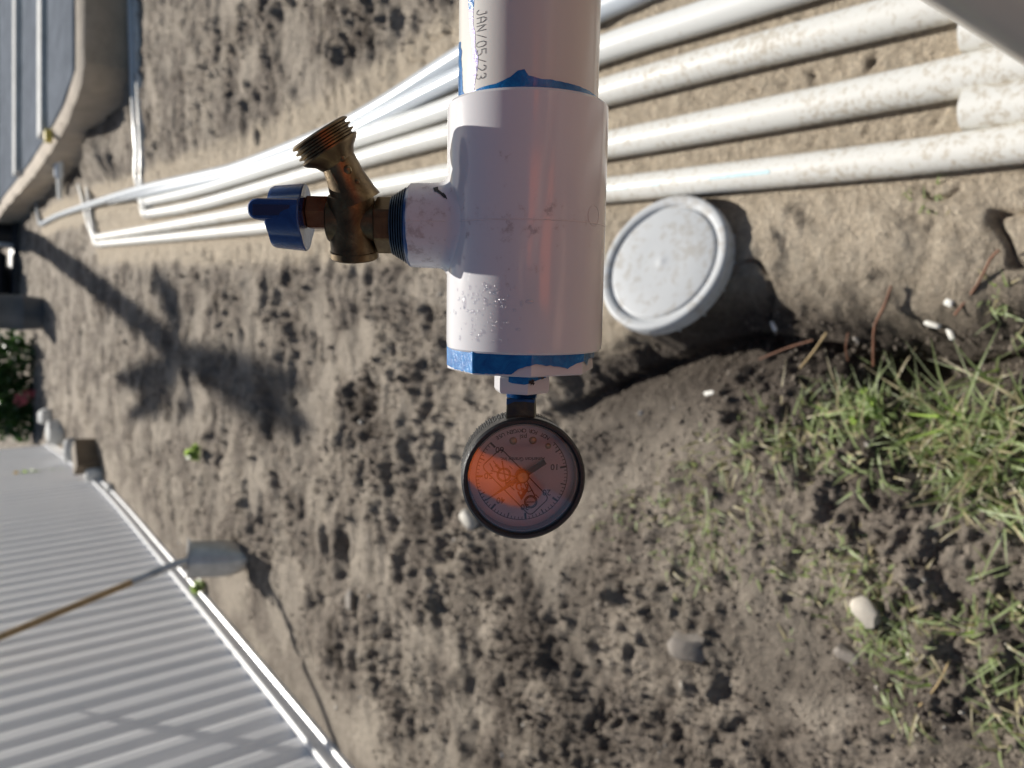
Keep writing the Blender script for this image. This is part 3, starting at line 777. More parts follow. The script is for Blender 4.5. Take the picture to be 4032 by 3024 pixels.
# hex collar
mb.lathe([(vx(1262), .0116), (vx(1275), .0124), (vx(1425), .0124), (vx(1432), .0112)], (0, sb-.0001, 0), Xax, Zax, 96, rfun=octr(6, rad(16)))
# cross barrel to the packing nut
mb.lathe([(vx(1260), .0090), (vx(830), .0093), (vx(818), .0088)], (0, ctr+.0012, 0), Xax, Zax, 48)
# spout
sp0 = Vector((vx(1085), vy(960), 0)); sp1 = Vector((vx(945), vy(590), 0)); dsp = (sp1-sp0).normalized()
spt = [sp0, sp0.lerp(sp1, .2), sp0.lerp(sp1, .6), sp1]
mb.tube(spt, [.0112, .0100, .0083, .0076], 40)
SPR = Matrix.Translation((0, sb, 0)) @ Matrix.Rotation(rad(16), 4, 'X') @ Matrix.Translation((0, -sb, 0))
mb.v = [SPR @ p for p in mb.v]
body = abuild(mb, 'hose_spigot', 'brass', smooth=35); body['label'] = 'tarnished brass hose spigot'
# threaded outlet
mb = MB(); ax_ = Vector((-.52, .854, 0)).normalized()
oc = Vector((vx(790), vy(350), 0))                 # centre of the open end
pr = []
dd = vl(155)
pr += [(0.0, .0098), (0.0, .0124), (-.0006, .0133)]
pitch_t = .0023
for i in range(3):
    b0 = -.0008-i*pitch_t; pr += [(b0, .0136), (b0-.0006, .0136), (b0-.0011, .0120), (b0-.0018, .0120)]
pr += [(-.0078, .0134), (-.0084, .0134), (-.0096, .0126), (-.0118, .0096), (-.0150, .0076)]
pr = [(0-.010, .0096)] + pr
mb.lathe(pr, oc, ax_, Zax, 72, cap0=True, cap1=True)
mb.v = [SPR @ p for p in mb.v]
abuild(mb, 'threaded_outlet', 'brass', body, smooth=30)
# cast lumps on the spout
mb = MB()
for (cx, cy, r_) in ((1010, 560, 34), (1050, 660, 46), (1125, 770, 36)):
    c = Vector((vx(cx), vy(cy), .0066)); mb.add([c + Vector((v[0]*vl(r_), v[1]*vl(r_), v[2]*vl(r_)*.6)) for v in IV2], [tuple(f) for f in IF2])
mb.tube([(vx(900), vy(655), .0068), (vx(970), vy(790), .0080)], .0004, 8)
mb.v = [SPR @ p for p in mb.v]
abuild(mb, 'cast_marks', 'brass', body, smooth=70)
# packing nut and stem
mb = MB(); mb.lathe([(vx(825), .0078), (vx(640), .0078), (vx(620), .0070), (vx(580), .0068)], (0, vy(1068), 0), Xax, Zax, 96, rfun=octr(6, rad(0)))
abuild(mb, 'packing_nut', 'brass_red', body, smooth=18)
# handle
def lobes(a): return .86 + .14*(abs(math.cos(2*(a)))**1.2)
hc = vy(1115)
mb = MB(); mb.lathe([(vx(610), .0130), (vx(612), .0142), (vx(600), .0147), (vx(330), .0135), (vx(300), .0128), (vx(296), .0115), (vx(296), .002)], (0, hc, 0), Xax, Yax, 96, rfun=lobes)
handle = abuild(mb, 'handle', 'handle', body, smooth=35); handle['label'] = 'blue lobed tap handle'
def arm(zc, dy, x0, x1, w, t):
    m_ = MB(); hw = w/2; n_ = 14; out = []
    for k in range(n_+1):
        a = math.pi/2 + math.pi*k/n_; out.append((x0+hw + hw*math.cos(a), hw*math.sin(a)))
    out += [(x1, -hw), (x1, hw)]
    N = len(out)
    vs = [(x, hc+dy+y2, zc-t/2) for x, y2 in out] + [(x, hc+dy+y2, zc+t/2*.8) for x, y2 in out] + [(x+(.0006 if x < x1-.003 else 0), hc+dy+y2*.88, zc+t/2) for x, y2 in out]
    fs = [tuple(range(N-1, -1, -1)), tuple(2*N+i for i in range(N))] + [(k*N+i, k*N+(i+1) % N, (k+1)*N+(i+1) % N, (k+1)*N+i) for i in range(N) for k in (0, 1)]
    m_.add(vs, fs); return m_
mf = arm(.0098, vl(48), vx(150), vx(600), vl(190), .0075); fa = abuild(mf, 'handle_arm', 'handle', handle, smooth=40)
mf = arm(-.0098, -vl(20), vx(165), vx(600), vl(185), .0075); abuild(mf, 'handle_arm', 'handle', handle, smooth=40)
mf = MB(); mf.box((vx(370), hc+vl(38), .0137), (vl(330), vl(95), .0006)); abuild(mf, 'recess_shade', simple('recess_shade_blue', (.002, .012, .06), .5), handle, bevel=.0002)  # darker blue plate paints in the shade of the slot in the arm

# ================================================================== PIPES LYING ON THE GROUND
def smooth_path(pts, step=.06):
    pts = [Vector(p) for p in pts]; out = []
    P = [pts[0]*2-pts[1]] + pts + [pts[-1]*2-pts[-2]]
    for i in range(1, len(P)-2):
        n = max(2, int((P[i+1]-P[i]).length/step))
        for k in range(n):
            t = k/n; a, b, c, d = P[i-1], P[i], P[i+1], P[i+2]
            out.append(.5*((2*b)+(c-a)*t+(2*a-5*b+4*c-d)*t*t+(3*b-a-3*c+d)*t**3))
    out.append(pts[-1]); return out
def bend(a, corner, b, r=.07, n=8):
    u = (a-corner).normalized(); v = (b-corner).normalized()
    p, q = corner+u*r, corner+v*r
    return [p.lerp(corner, t).lerp(corner.lerp(q, t), t) for t in np.linspace(0, 1, n)]
GRP = 'plastic pipes lying side by side on the sand'
def ground_pipe(key, name, label, mat, cross=None, r=PR):
    pts = smooth_path(RUNS[key] if isinstance(key, str) else key)
    base = pts[0].copy(); root = empty(name, base); tag(root, label, 'pipe', GRP)
    pts[0] = pts[0]
    if cross:
        end = pts[-1]; cross = [Vector(p) for p in cross]
        bp = bend(pts[-3], end, cross[0], .09)
        main = [p for p in pts if (p-end).length > .1] + [bp[0]]
        mb = MB(); mb.tube(main, r, 28); mb.build('barrel', mat, root, rel=base, smooth=50)
        d0 = (bp[0]-end).normalized()*.035; d1 = (bp[-1]-end).normalized()*.035
        mb = MB(); mb.tube([bp[0]+d0]+bp+[bp[-1]+d1], r*1.17, 24); mb.build('elbow', mat, root, rel=base, smooth=50)
        mb = MB(); mb.tube([bp[-1]]+cross, r, 24); mb.build('cross_run', mat, root, rel=base, smooth=50)
    else:
        mb = MB(); mb.tube(pts, r, 28); mb.build('barrel', mat, root, rel=base, smooth=50)
    return root
zl = .018
c1 = [G(545, 700, -.008), G(548, 600, zl), G(532, 380, zl), G(522, 100, zl), G(514, -300, zl)]
c2 = [G(566, 700, -.012), G(568, 600, zl-.002), G(556, 400, zl-.002), G(545, 100, zl-.002), G(536, -300, zl-.002)]
q4 = ground_pipe('P4', 'pvc_pipe', 'white plastic pipe running beside the round bucket lid', MAT['ground_pipe'], [G(350, 870, .02), G(329, 777, .02), G(316, 730, 0)])
q3 = ground_pipe('P3', 'pvc_pipe', 'white plastic pipe between two short butted pipe ends', MAT['ground_pipe'], [G(364, 850, .02), G(356, 781, .02), G(350, 740, 0)], r=.0335)
q2 = ground_pipe('P2', 'pvc_pipe', 'mud spattered white pipe, third out from the bucket lid', MAT['ground_pipe'], c2, r=.0335)
q1 = ground_pipe('P1', 'pvc_pipe', 'clean white pipe, fourth out from the bucket lid', MAT['ground_pipe_clean'], c1, r=.0335)
ground_pipe('P0b', 'pvc_pipe', 'blue grey pipe lying against the white pipes', MAT['ground_pipe_grey'])
ground_pipe('P0a', 'pvc_pipe', 'outermost blue grey pipe bending away towards the concrete steps', MAT['ground_pipe_grey'], [G(154, 850, .03), G(146, 795, .03), G(142, 770, .0)])
def short(pa, pb, label):
    a, b = G(*pa, PR-.003), G(*pb, PR-.003); d = (b-a).normalized()
    root = empty('pvc_pipe', a); tag(root, label, 'pipe', GRP)
    mb = MB(); mb.tube([a, b, b+d*1.1], PR*1.12, 28); mb.build('barrel', MAT['ground_pipe'], root, rel=a, smooth=50)
short((3806, 130), (4032, 82), 'white pipe end butted between mud spattered pipe and its neighbour beside the riser')
short((3806, 430), (4032, 404), 'white pipe end butted in beside the pipe running past the bucket lid')
# faded blue print on the barrels
mbt = simple('faded_blue_print', (.42, .62, .68), .4, 0, .25, 60)
def print_on(root, key, i0, spans, ang):
    pts = smooth_path(RUNS[key], .02); rel = root.location
    for (ya, yb) in spans:
        mb = MB()
        seg = [k for k in range(len(pts)-1) if ya <= pts[k].y <= yb]
        vs = []; fs = []
        for j, k in enumerate(seg):
            t = (pts[k+1]-pts[k]).normalized(); side = t.cross(Vector((0, 0, 1))).normalized(); up = side.cross(t)
            for a in (ang-.12, ang, ang+.12): vs.append(pts[k] + (PR+.0006)*(math.sin(a)*side*-1 + math.cos(a)*up))
        for j in range(len(seg)-1):
            for q in (0, 1): fs.append((j*3+q, j*3+q+1, j*3+q+4, j*3+q+3))
        if vs: mb.add(vs, fs); mb.build('faded_print', mbt, root, rel=rel)
print_on(q4, 'P4', 0, [(.86, 1.02), (1.12, 1.17), (1.22, 1.5)], .15)
print_on(q3, 'P3', 0, [(1.14, 1.22), (1.28, 1.36)], .45)
print_on(q2, 'P2', 0, [(1.28, 1.40)], .35)

# ================================================================== BUCKET LID
lref = LN.cross(Vector((0, 1, 0))).normalized()
lroot = empty('plastic_bucket', (LIDC.x, LIDC.y, th(LIDC)))
tag(lroot, 'white plastic bucket sunk in the soil under its round scuffed lid', 'bucket')
lrel = lroot.location
MAT['lid'] = pvc('lid_plastic', (.52, .535, .545), (.43, .42, .40), 40, .50, .5, .3, patch=.3)
mb = MB(); RL = .157
mb.lathe([(-.010, RL-.004), (-.034, RL-.0035), (-.034, RL), (-.012, RL+.001), (-.003, RL), (.0008, RL-.003), (.0015, RL-.007), (.001, RL-.018), (-.001, RL-.021), (-.0065, RL-.0235), (-.0070, RL-.027), (-.0030, RL-.030), (-.0020, RL-.034),
          (-.0022, .06), (-.0018, .02), (-.0014, .010), (-.0002, .005), (0, .001)], LIDC, LN, lref, 96)
lid = mb.build('lid', MAT['lid'], lroot, rel=lrel, smooth=45)
mb = MB()
for i in range(16):
    a = 2*math.pi*i/16; b_ = LN.cross(lref)
    c = LIDC + (RL+.0012)*(math.cos(a)*lref+math.sin(a)*b_) - LN*.024
    tn = (-math.sin(a)*lref+math.cos(a)*b_); rd_ = math.cos(a)*lref+math.sin(a)*b_
    mb.box(c, (.0025, .003, .030), Matrix((rd_, tn, LN)).transposed())
mb.build('skirt_rib', MAT['lid'], lid, rel=lrel)['kind'] = 'stuff'
mb = MB(); mb.lathe([(-.20, .105), (-.05, .118), (-.02, .120)], LIDC, LN, lref, 64); mb.build('pail', MAT['lid'], lroot, rel=lrel, smooth=40)

# ================================================================== RIBBED WHITE FENCE
fp = smooth_path(FENCE, .1); FZ = .0
acc = [0]
for a, b in zip(fp[:-1], fp[1:]): acc.append(acc[-1]+(b-a).length)
FL = acc[-1]
def fpos(s):
    s = max(0, min(FL-1e-4, s)); i = max(0, np.searchsorted(acc, s)-1); t = (s-acc[i])/(acc[i+1]-acc[i]); p = fp[i].lerp(fp[i+1], t)
    d = (fp[i+1]-fp[i]).normalized(); return p, Vector((d.y, -d.x, 0))       # outward = towards the yard
MAT['white_metal'] = simple('white_coated_metal', (.92, .92, .93), .34, 0, .03, 3, .05, .002)
MAT['white_rail'] = simple('white_rail', (.78, .78, .78), .28, 0, .05, 6)
froot = empty('ribbed_fence', fp[0]); tag(froot, 'white ribbed metal fence standing along the edge of the yard', 'fence'); frel = froot.location
PITCH, FH = .140, 1.25
nsheet = int(FL/(PITCH*8)); sl = FL/nsheet
for k in range(nsheet):
    s0, s1_ = k*sl, (k+1)*sl + (.02 if k < nsheet-1 else 0); n = 8*16
    vs = []; fs = []
    for i in range(n+1):
        s = s0+(s1_-s0)*i/n; p, o = fpos(s); ph = (s/PITCH) % 1
        tri = abs(ph*2-1); prof_ = sst(.22, .52, np.array([tri]))[0]
        off = -.040 + .024*prof_ + (.0015 if k % 2 else 0)
        for z in (.035, FH*.5, FH):
            q = p + o*(off-.055*z); vs.append((q.x, q.y, z))
    for i in range(n):
        for j in (0, 1): fs.append((i*3+j, (i+1)*3+j, (i+1)*3+j+1, i*3+j+1))
    mb = MB(); mb.add(vs, fs); mb.build('ribbed_sheet', MAT['white_metal'], froot, rel=frel, smooth=50)
# bottom channel in lengths
nr_ = max(1, int(FL/1.55)); rl = FL/nr_
prof = [(-.055, .004), (.010, .004), (.012, .010), (.012, .026), (.006, .030), (-.003, .034), (-.003, .056), (.003, .060), (.005, .070), (.002, .084), (-.006, .090), (-.016, .090), (-.018, .060), (-.055, .060)]
for k in range(nr_):
    s0, s1_ = k*rl+.004, (k+1)*rl-.004; vs = []; fs = []; n = 14; N = len(prof)
    for i in range(n+1):
        p, o = fpos(s0+(s1_-s0)*i/n)
        for (a, z) in prof: q = p+o*a; vs.append((q.x, q.y, z-.004))
    for i in range(n):
        for j in range(N): fs.append((i*N+j, i*N+(j+1) % N, (i+1)*N+(j+1) % N, (i+1)*N+j))
    fs += [tuple(range(N)), tuple(n*N+j for j in range(N-1, -1, -1))]
    mb = MB(); mb.add(vs, fs); mb.build('base_rail', MAT['white_rail'], froot, rel=frel, smooth=25)
mb = MB(); pts = []
for i in range(60):
    p, o = fpos(FL*i/59); pts.append(Vector((p.x, p.y, FH+.01))-o*.098)
mb.tube(pts, .028, 12); mb.build('top_rail', MAT['white_rail'], froot, rel=frel, smooth=50)

# ================================================================== SHOVEL
MAT['wood'] = simple('shovel_wood', (.36, .23, .10), .5, 0, .25, 30)
MAT['steel'] = simple('dull_steel', (.46, .45, .43), .30, .55, .22, 14, .2, .001)
T_ = G(985, 2195, .0); T_.z = th(T_)-.03
Q_ = CAM + ray(0, 2508)*3.62
Sd = ray(735, 2203); best = min((abs((CAM+Sd*t-T_).length-.30), t) for t in np.linspace(2.8, 4.4, 400) if (CAM+Sd*t).z > .1); S_ = CAM+Sd*best[1]
sroot = empty('shovel', T_); tag(sroot, 'long handled shovel leaning on the white ribbed fence', 'shovel'); srel = sroot.location
hd = (Q_-S_).normalized(); tip = (T_-S_).normalized()
sock0 = S_ + tip*.03; colr = S_ + hd*.26; topp = Q_ + hd*.25
mb = MB(); mb.tube([colr - hd*.04, Q_, topp], [.0165, .017, .0165], 20); mb.build('handle', MAT['wood'], sroot, rel=srel, smooth=50)
mb = MB(); mb.tube([S_+tip*.10, S_+tip*.02, S_+hd*.06, colr], [.010, .017, .020, .0205], 18); mb.build('socket', MAT['steel'], sroot, rel=srel, smooth=50)
wv = tip.cross(-ray(850, 2200).normalized()).normalized(); nv = wv.cross(tip).normalized()
if nv.dot(ray(850, 2200)) > 0: nv = -nv
vs = []; fs = []; NB, MBL = 14, 18; bl = .335
for j in range(MBL+1):
    t = j/MBL; w = .088*(1 if t < .42 else math.sqrt(max(0, 1-((t-.42)/.58)**2.0))) + .003
    for i in range(NB+1):
        u = i/NB*2-1; p = S_ + tip*(t*bl) + wv*(u*w) + nv*(.045*(1-u*u) - .030 + .012*math.sin(t*2)); vs.append(p)
for j in range(MBL):
    for i in range(NB): a = j*(NB+1)+i; fs.append((a, a+1, a+NB+2, a+NB+1))
mb = MB(); mb.add(vs, fs); bl_ = mb.build('blade', MAT['steel'], sroot, rel=srel, smooth=60); sm = bl_.modifiers.new('s', 'SOLIDIFY'); sm.thickness = .003
for sgn in (-1, 1):
    mb = MB(); mb.box(S_ + tip*.004 + wv*sgn*.062 + nv*.006, (.078, .022, .005), Matrix((wv, -nv*.8+hd*.2, tip)).transposed()); mb.build('foot_step', MAT['steel'], sroot, rel=srel, bevel=.001)

# ================================================================== CONCRETE SLAB AND STEPS
def concrete_mat(name, c, rough=.85):
    m, n, l, b = new_mat(name); co = texco(n, l); f = noise_node(n, l, co, 4, 8, .68); f2 = noise_node(n, l, co, 60, 4)
    col = ramp(n, l, f, [(.3, tuple(k*.72 for k in c)), (.7, tuple(k*1.15 for k in c))])
    l.new(mixc(n, l, .5, col, ramp(n, l, f2, [(.3, (.75,)*3), (.7, (1.1,)*3)]), 'MULTIPLY'), b.inputs['Base Color'])
    b.inputs['Roughness'].default_value = rough; bump(n, l, b, f2, .6, .01); return m
MAT['rubble'] = concrete_mat('white_rubble', (.62, .62, .60)); MAT['conc'] = concrete_mat('raw_concrete', (.50, .42, .33)); MAT['step'] = concrete_mat('step_concrete', (.42, .44, .47))
ZS = .375
out = [G(312, 240, ZS), G(300, 330, ZS), G(250, 480, ZS), G(215, 545, ZS), G(120, 690, ZS), G(10, 818, ZS)]
EDGE = sorted([(p.y, p.x) for p in out] + [(15.5, 2.55), (19.0, 2.7)])
out = [Vector((9.5, out[0].y-.05, ZS)), Vector((5, out[0].y-.03, ZS))] + out + [Vector((2.55, 15.5, ZS)), Vector((2.7, 19, ZS)), Vector((9.5, 19, ZS))]
ol = []
for a, b in zip(out, out[1:]+out[:1]):
    n = max(1, int((b-a).length/.12)); ol += [a.lerp(b, k/n) for k in range(n)]
vs = []; fs = []; N = len(ol); lev = [ZS, ZS-.035, ZS-.10, ZS-.2, ZS-.3, -.25]
for li, z in enumerate(lev):
    for i, p in enumerate(ol):
        nn = .030*mnoise.noise((p.x*4, p.y*4, z*6)) + .020*mnoise.noise((p.x*14, p.y*14, z*14))
        und = .03*max(0, li-2)
        d = (Vector((5, 11, 0))-Vector((p.x, p.y, 0))).normalized()
        vs.append((p.x+d.x*(nn*(li > 0)+und+(.07+nn if li == 0 else 0)), p.y+d.y*(nn*(li > 0)+und+(.07+nn if li == 0 else 0)), z + (0 if li else .004*mnoise.noise((p.x*6, p.y*6, 0)))))
for li in range(len(lev)-1):
    for i in range(N): fs.append((li*N+i, li*N+(i+1) % N, (li+1)*N+(i+1) % N, (li+1)*N+i))
fs.append(tuple(range(N)))
stroot = empty('concrete_slab', Vector((2.6, 7.0, 0))); tag(stroot, 'broken edged concrete slab topped with wide blue grey panels', 'slab'); strel = stroot.location
mb = MB(); mb.add(vs, fs); mb.build('slab', MAT['conc'], stroot, rel=strel, smooth=40)
MAT['panel'] = concrete_mat('grey_panel', (.185, .205, .235), 1.0); MAT['panel'].node_tree.nodes['Principled BSDF'].inputs['Specular IOR Level'].default_value = 0.0
for (ya, yb) in ((6.74, 8.14), (8.38, 10.20), (10.55, 13.0), (13.45, 18.6)):
    nx_, ny_ = 20, 14; vs = []; fs = []
    for i in range(ny_+1):
        t = i/ny_; yy = ya+(yb-ya)*t
        xe = float(np.interp(yy, [a for a, b in EDGE], [b for a, b in EDGE])) + .13
        z = ZS + .010 + .012*t
        for k in range(nx_+1):
            x = xe+(9.4-xe)*(k/nx_)**2; vs.append((x, yy, z+.004*mnoise.noise((x*2, yy*2, 1))))
    for i in range(ny_):
        for k in range(nx_): a = i*(nx_+1)+k; fs.append((a, a+1, a+nx_+2, a+nx_+1))
    mb = MB(); mb.add(vs, fs); o = mb.build('deck_panel', MAT['panel'], stroot, rel=strel, smooth=50); q_ = o.modifiers.new('s', 'SOLIDIFY'); q_.thickness = .03; q_.offset = -1
for yk in (8.16, 10.25, 13.1):
    xe = float(np.interp(yk, [a for a, b in EDGE], [b for a, b in EDGE])) + .12
    mb = MB(); mb.box(((xe+9.4)/2, yk+.13, ZS+.035), (9.4-xe, .26, .07+.012*(yk-8))); mb.build('pale_kerb', MAT['rubble'], stroot, rel=strel, bevel=.012)
# stub of grey conduit beside the slab
a = G(232, 560, .24); b = G(232, 690, .18)
mb = MB(); mb.tube([a, b], .045, 24); o = mb.build('conduit_stub', MAT['ground_pipe_grey'], None, smooth=50); tag(o, 'short fat grey conduit stub resting against the broken slab', 'pipe')
a = G(234, 690, .15); b = G(238, 775, .06); 
mb = MB(); mb.tube([a, b], .032, 20); o = mb.build('pipe_offcut', MAT['ground_pipe_clean'], None, smooth=50); tag(o, 'dusty white pipe offcut sloping off the grey conduit stub', 'pipe')
c = G(190, 535, ZS+.035)
mb = MB(); mb.box(c, (.11, .07, .06), Matrix.Rotation(.4, 3, 'Z')); o = mb.build('yellow_block', simple('yellow_paint', (.70, .55, .12), .6), None, bevel=.008); tag(o, 'small yellow block lying on the slab corner', 'block')

# ================================================================== FAR END OF THE YARD
# dark pool pump
pb = G(60, 1010, 0) ; pb = Vector((1.75, 14.6, 0)); proot = empty('pool_pump', pb); tag(proot, 'dark pool pump and filter housing in the shade beyond the slab', 'pump')
MAT['dark_plastic'] = simple('dark_plastic', (.018, .022, .030), .4, 0, .4, 6)
mb = MB(); mb.box(pb+Vector((.25, .1, .06)), (1.5, .7, .12)); mb.build('base_plate', MAT['dark_plastic'], proot, rel=pb, bevel=.02)
mb = MB(); mb.lathe([(-.42, .12), (-.40, .17), (.30, .17), (.34, .12)], pb+Vector((0, .05, .34)), Xax, Zax, 32); mb.build('motor', MAT['dark_plastic'], proot, rel=pb, smooth=40)
mb = MB(); mb.lathe([(0, .2), (.45, .21), (.5, .24), (.56, .24), (.66, .16), (.70, .05)], pb+Vector((.62, .05, .12)), Zax, Yax, 36); mb.build('strainer_pot', MAT['dark_plastic'], proot, rel=pb, smooth=40)
mb = MB(); mb.lathe([(0, .30), (.1, .34), (1.0, .34), (1.2, .27), (1.28, .1)], pb+Vector((-.12, .62, .02)), Zax, Yax, 36); mb.build('filter_tank', MAT['dark_plastic'], proot, rel=pb, smooth=40)
mb = MB(); mb.tube([pb+Vector((.45, -.1, .1)), pb+Vector((.45, -.1, .9)), pb+Vector((.1, .3, .95))], .035, 16); mb.build('hose', MAT['ground_pipe_grey'], proot, rel=pb, smooth=50)
# grey barrel
bb = G(172, 1235, 0); bb.z = th(bb)-.03; broot = empty('barrel', bb); tag(broot, 'dark blue grey plastic drum standing beside the green shrub', 'drum')
MAT['drum'] = simple('drum_plastic', (.07, .085, .105), .45, 0, .2, 5)
pr = [(0, .18), (.01, .205), (.25, .225), (.27, .235), (.30, .225), (.58, .225), (.60, .235), (.63, .225), (.86, .21), (.88, .2)]
mb = MB(); mb.lathe(pr, bb, Zax, Yax, 48); mb.build('drum_body', MAT['drum'], broot, rel=bb, smooth=40)
mb = MB(); mb.lathe([(.872, .215), (.90, .215), (.905, .19), (.89, .18), (.89, .02)], bb, Zax, Yax, 48); mb.build('drum_lid', MAT['drum'], broot, rel=bb, smooth=40)

def leaf_mat(name, c, trans=.25):
    m, n, l, b = new_mat(name); co = texco(n, l); f = noise_node(n, l, co, 9, 5, .7)
    l.new(ramp(n, l, f, [(.3, tuple(k*.55 for k in c)), (.7, tuple(k*1.5 for k in c))]), b.inputs['Base Color'])
    b.inputs['Roughness'].default_value = .42; out = n['Material Output']
    t = n.new('ShaderNodeBsdfTranslucent'); t.inputs[0].default_value = (c[0]*1.6, c[1]*1.9, c[2]*.9, 1)
    mx = n.new('ShaderNodeMixShader'); mx.inputs[0].default_value = trans
    l.new(b.outputs[0], mx.inputs[1]); l.new(t.outputs[0], mx.inputs[2]); l.new(mx.outputs[0], out.inputs[0]); return m
MAT['leaf'] = leaf_mat('shrub_leaf', (.035, .085, .022)); MAT['grass'] = leaf_mat('grass_blade', (.29, .345, .165), .45)
MAT['grass_dry'] = leaf_mat('dry_blade', (.36, .31, .19), .3); MAT['palm'] = leaf_mat('palm_leaf', (.05, .09, .03)); MAT['bark'] = simple('bark', (.11, .085, .06), .9, 0, .4, 20, .8, .01)
def leaf_cloud(mb, c, rx, ry, rz, n, size, rr):
    for i in range(n):
        d = Vector((rr.gauss(0, 1), rr.gauss(0, 1), rr.gauss(0, 1))).normalized()
        rad_ = (.35+.65*rr.random()**.5)*(1+.35*mnoise.noise((d.x*2+c.x, d.y*2, d.z*2)))
        p = Vector((c.x+d.x*rx*rad_, c.y+d.y*ry*rad_, max(.02, c.z+d.z*rz*rad_)))
        q = Matrix.Rotation(rr.random()*6.28, 3, Vector((rr.gauss(0, 1), rr.gauss(0, 1), rr.gauss(0, 1))).normalized())
        s = size*(.6+.8*rr.random()); a, b, t = q@Vector((s*.45, 0, 0)), q@Vector((0, s, 0)), q@Vector((0, 0, s*.12))
        mb.add([p-b*.5, p+a-t, p+b*.6, p-a-t], [(0, 1, 2), (0, 2, 3)])
rr = random.Random(21)
def shrub(base, clouds, name, label, stems, flowers=None):
    root = empty(name, base); tag(root, label, 'shrub')
    mb = MB()
    for (dx, dy, dz, rx, ry, rz, n, sz) in clouds: leaf_cloud(mb, base+Vector((dx, dy, dz)), rx, ry, rz, n, sz, rr)
    mb.build('foliage', MAT['leaf'], root, rel=base)
    for (dx, dy, dz) in stems:
        m_ = MB(); m_.tube([base+Vector((dx*.1, dy*.1, -.05)), base+Vector((dx*.6, dy*.6, dz*.5)), base+Vector((dx, dy, dz))], [.016, .012, .006], 8); m_.build('stem', MAT['bark'], root, rel=base, smooth=60)
    if flowers:
        fm = simple('pink_flower', (.60, .16, .18), .6)
        for (dx, dy, dz) in flowers:
            m_ = MB(); leaf_cloud(m_, base+Vector((dx, dy, dz)), .07, .07, .09, 26, .07, rr); m_.build('flower', fm, root, rel=base)['kind'] = 'stuff'
sbp = G(150, 1500, 0); sbp = Vector((.05, 12.9, 0))
shrub(sbp, [(.35, 0, .38, .45, .4, .42, 700, .085), (-.25, .1, .45, .5, .45, .5, 900, .09), (-.55, -.1, .22, .3, .3, .26, 420, .075), (0, .4, .8, .6, .5, .5, 700, .1)], 'shrub', 'dark green leafy shrub with a pink bloom behind the far fence end', [(.2, 0, .7), (-.2, .1, .8), (-.5, 0, .5), (.45, .1, .5)], [(-.28, -.42, .20), (-.20, -.40, .10)])

# palm added beyond the slab, guessed from its shadow: trunk foot in view, crown above the frame, its shadow lies across the yard
def shade(px, py, z):                      # the point at height z whose shadow lands on this spot of ground
    p = G(px, py, 0); return p + SUNV*(z/SUNV.z)
pbase = Vector((2.42, 14.9, -.05)); crown = shade(735, 1400, 6.3)
palm = empty('shadow_palm', pbase); tag(palm, 'leaning palm tree, guessed from its shadow, rooted beyond the concrete slab', 'palm tree')
tp = [pbase, pbase.lerp(crown, .3)+Vector((.10, .0, 0)), pbase.lerp(crown, .65)+Vector((.08, 0, 0)), crown]; tp = smooth_path(tp, .18)
mb = MB(); mb.tube(tp, [(.155 - .05*i/len(tp))*(1+.05*(i % 2)) for i in range(len(tp))], 18); mb.build('trunk', MAT['bark'], palm, rel=pbase, smooth=40)
tips = [(1200, 1525, 5.3), (1230, 1690, 4.9), (1060, 1510, 5.5), (480, 1500, 6.1), (520, 1650, 5.6), (690, 1660, 5.5), (610, 1060, 6.3)]
for k, (px, py, z) in enumerate(tips):
    tip_ = shade(px, py, z); mid_ = crown.lerp(tip_, .5)+Vector((0, 0, .22)); path = smooth_path([crown, mid_, tip_], .07); m_ = MB()
    m_.tube(path, [.022*(1-.8*i/len(path)) for i in range(len(path))], 6)
    for i in range(2, len(path)):
        t = (path[i]-path[i-1]).normalized(); sd = t.cross(Vector((0, 0, 1))).normalized(); ll = .24*math.sin(math.pi*(.12+.80*i/len(path)))
        for sg in (-1, 1):
            for jj in (0, .5):
                a = path[i-1].lerp(path[i], jj); e = a + (sd*sg*.75 + t*.62 + Vector((0, 0, -.18-.15*rr.random()))).normalized()*ll
                w_ = t*.022; m_.add([a-w_, a+w_, a.lerp(e, .5)+w_, e, a.lerp(e, .5)-w_], [(0, 1, 2, 4), (4, 2, 3)])
    m_.build('frond', MAT['palm'], palm, rel=pbase)

# white rubble, cardboard, weeds by the far end of the fence
def lump(name, c, size, mat, label, cat, group=None, seed=0, rot=0, rough=.16):
    rr_ = np.random.RandomState(seed); v = IV2*np.array(size); e = np.sign(v)*np.abs(v/np.array(size))**.6*np.array(size)
    v = e*(1+rough*rr_.randn(len(v), 1)*.35); R_ = np.array(Matrix.Rotation(rot, 3, 'Z') @ Matrix.Rotation(.15*rr_.randn(), 3, 'X')); v = v @ R_.T
    mb = MB(); mb.add([Vector(p) for p in v], [tuple(f) for f in IF2]); o = mb.build(name, mat, None, smooth=38); o.location = c; tag(o, label, cat, group); return o
gp = 'white rubble along the foot of the fence'
for i, (px, py, sz, lb) in enumerate(((205, 1640, (.10, .12, .09), 'pale concrete chunk beyond the fence corner, near the shrub'), (245, 1700, (.15, .13, .11), 'largest white concrete chunk at the far fence corner'),
                                 (300, 1775, (.10, .14, .08), 'white concrete chunk between the fence corner and the brown block'), (395, 1868, (.07, .10, .08), 'white concrete chunk in front of the brown block by the fence'),
                                 (440, 1935, (.05, .10, .03), 'flat pale stone at the fence foot beyond the shovel'))):
    p = G(px, py); p.z = th(p)+sz[2]*.55; lump('rubble_chunk', p, sz, MAT['rubble'], lb, 'rubble', gp, 40+i, i)
p = G(385, 1795); p.z = th(p)+.09
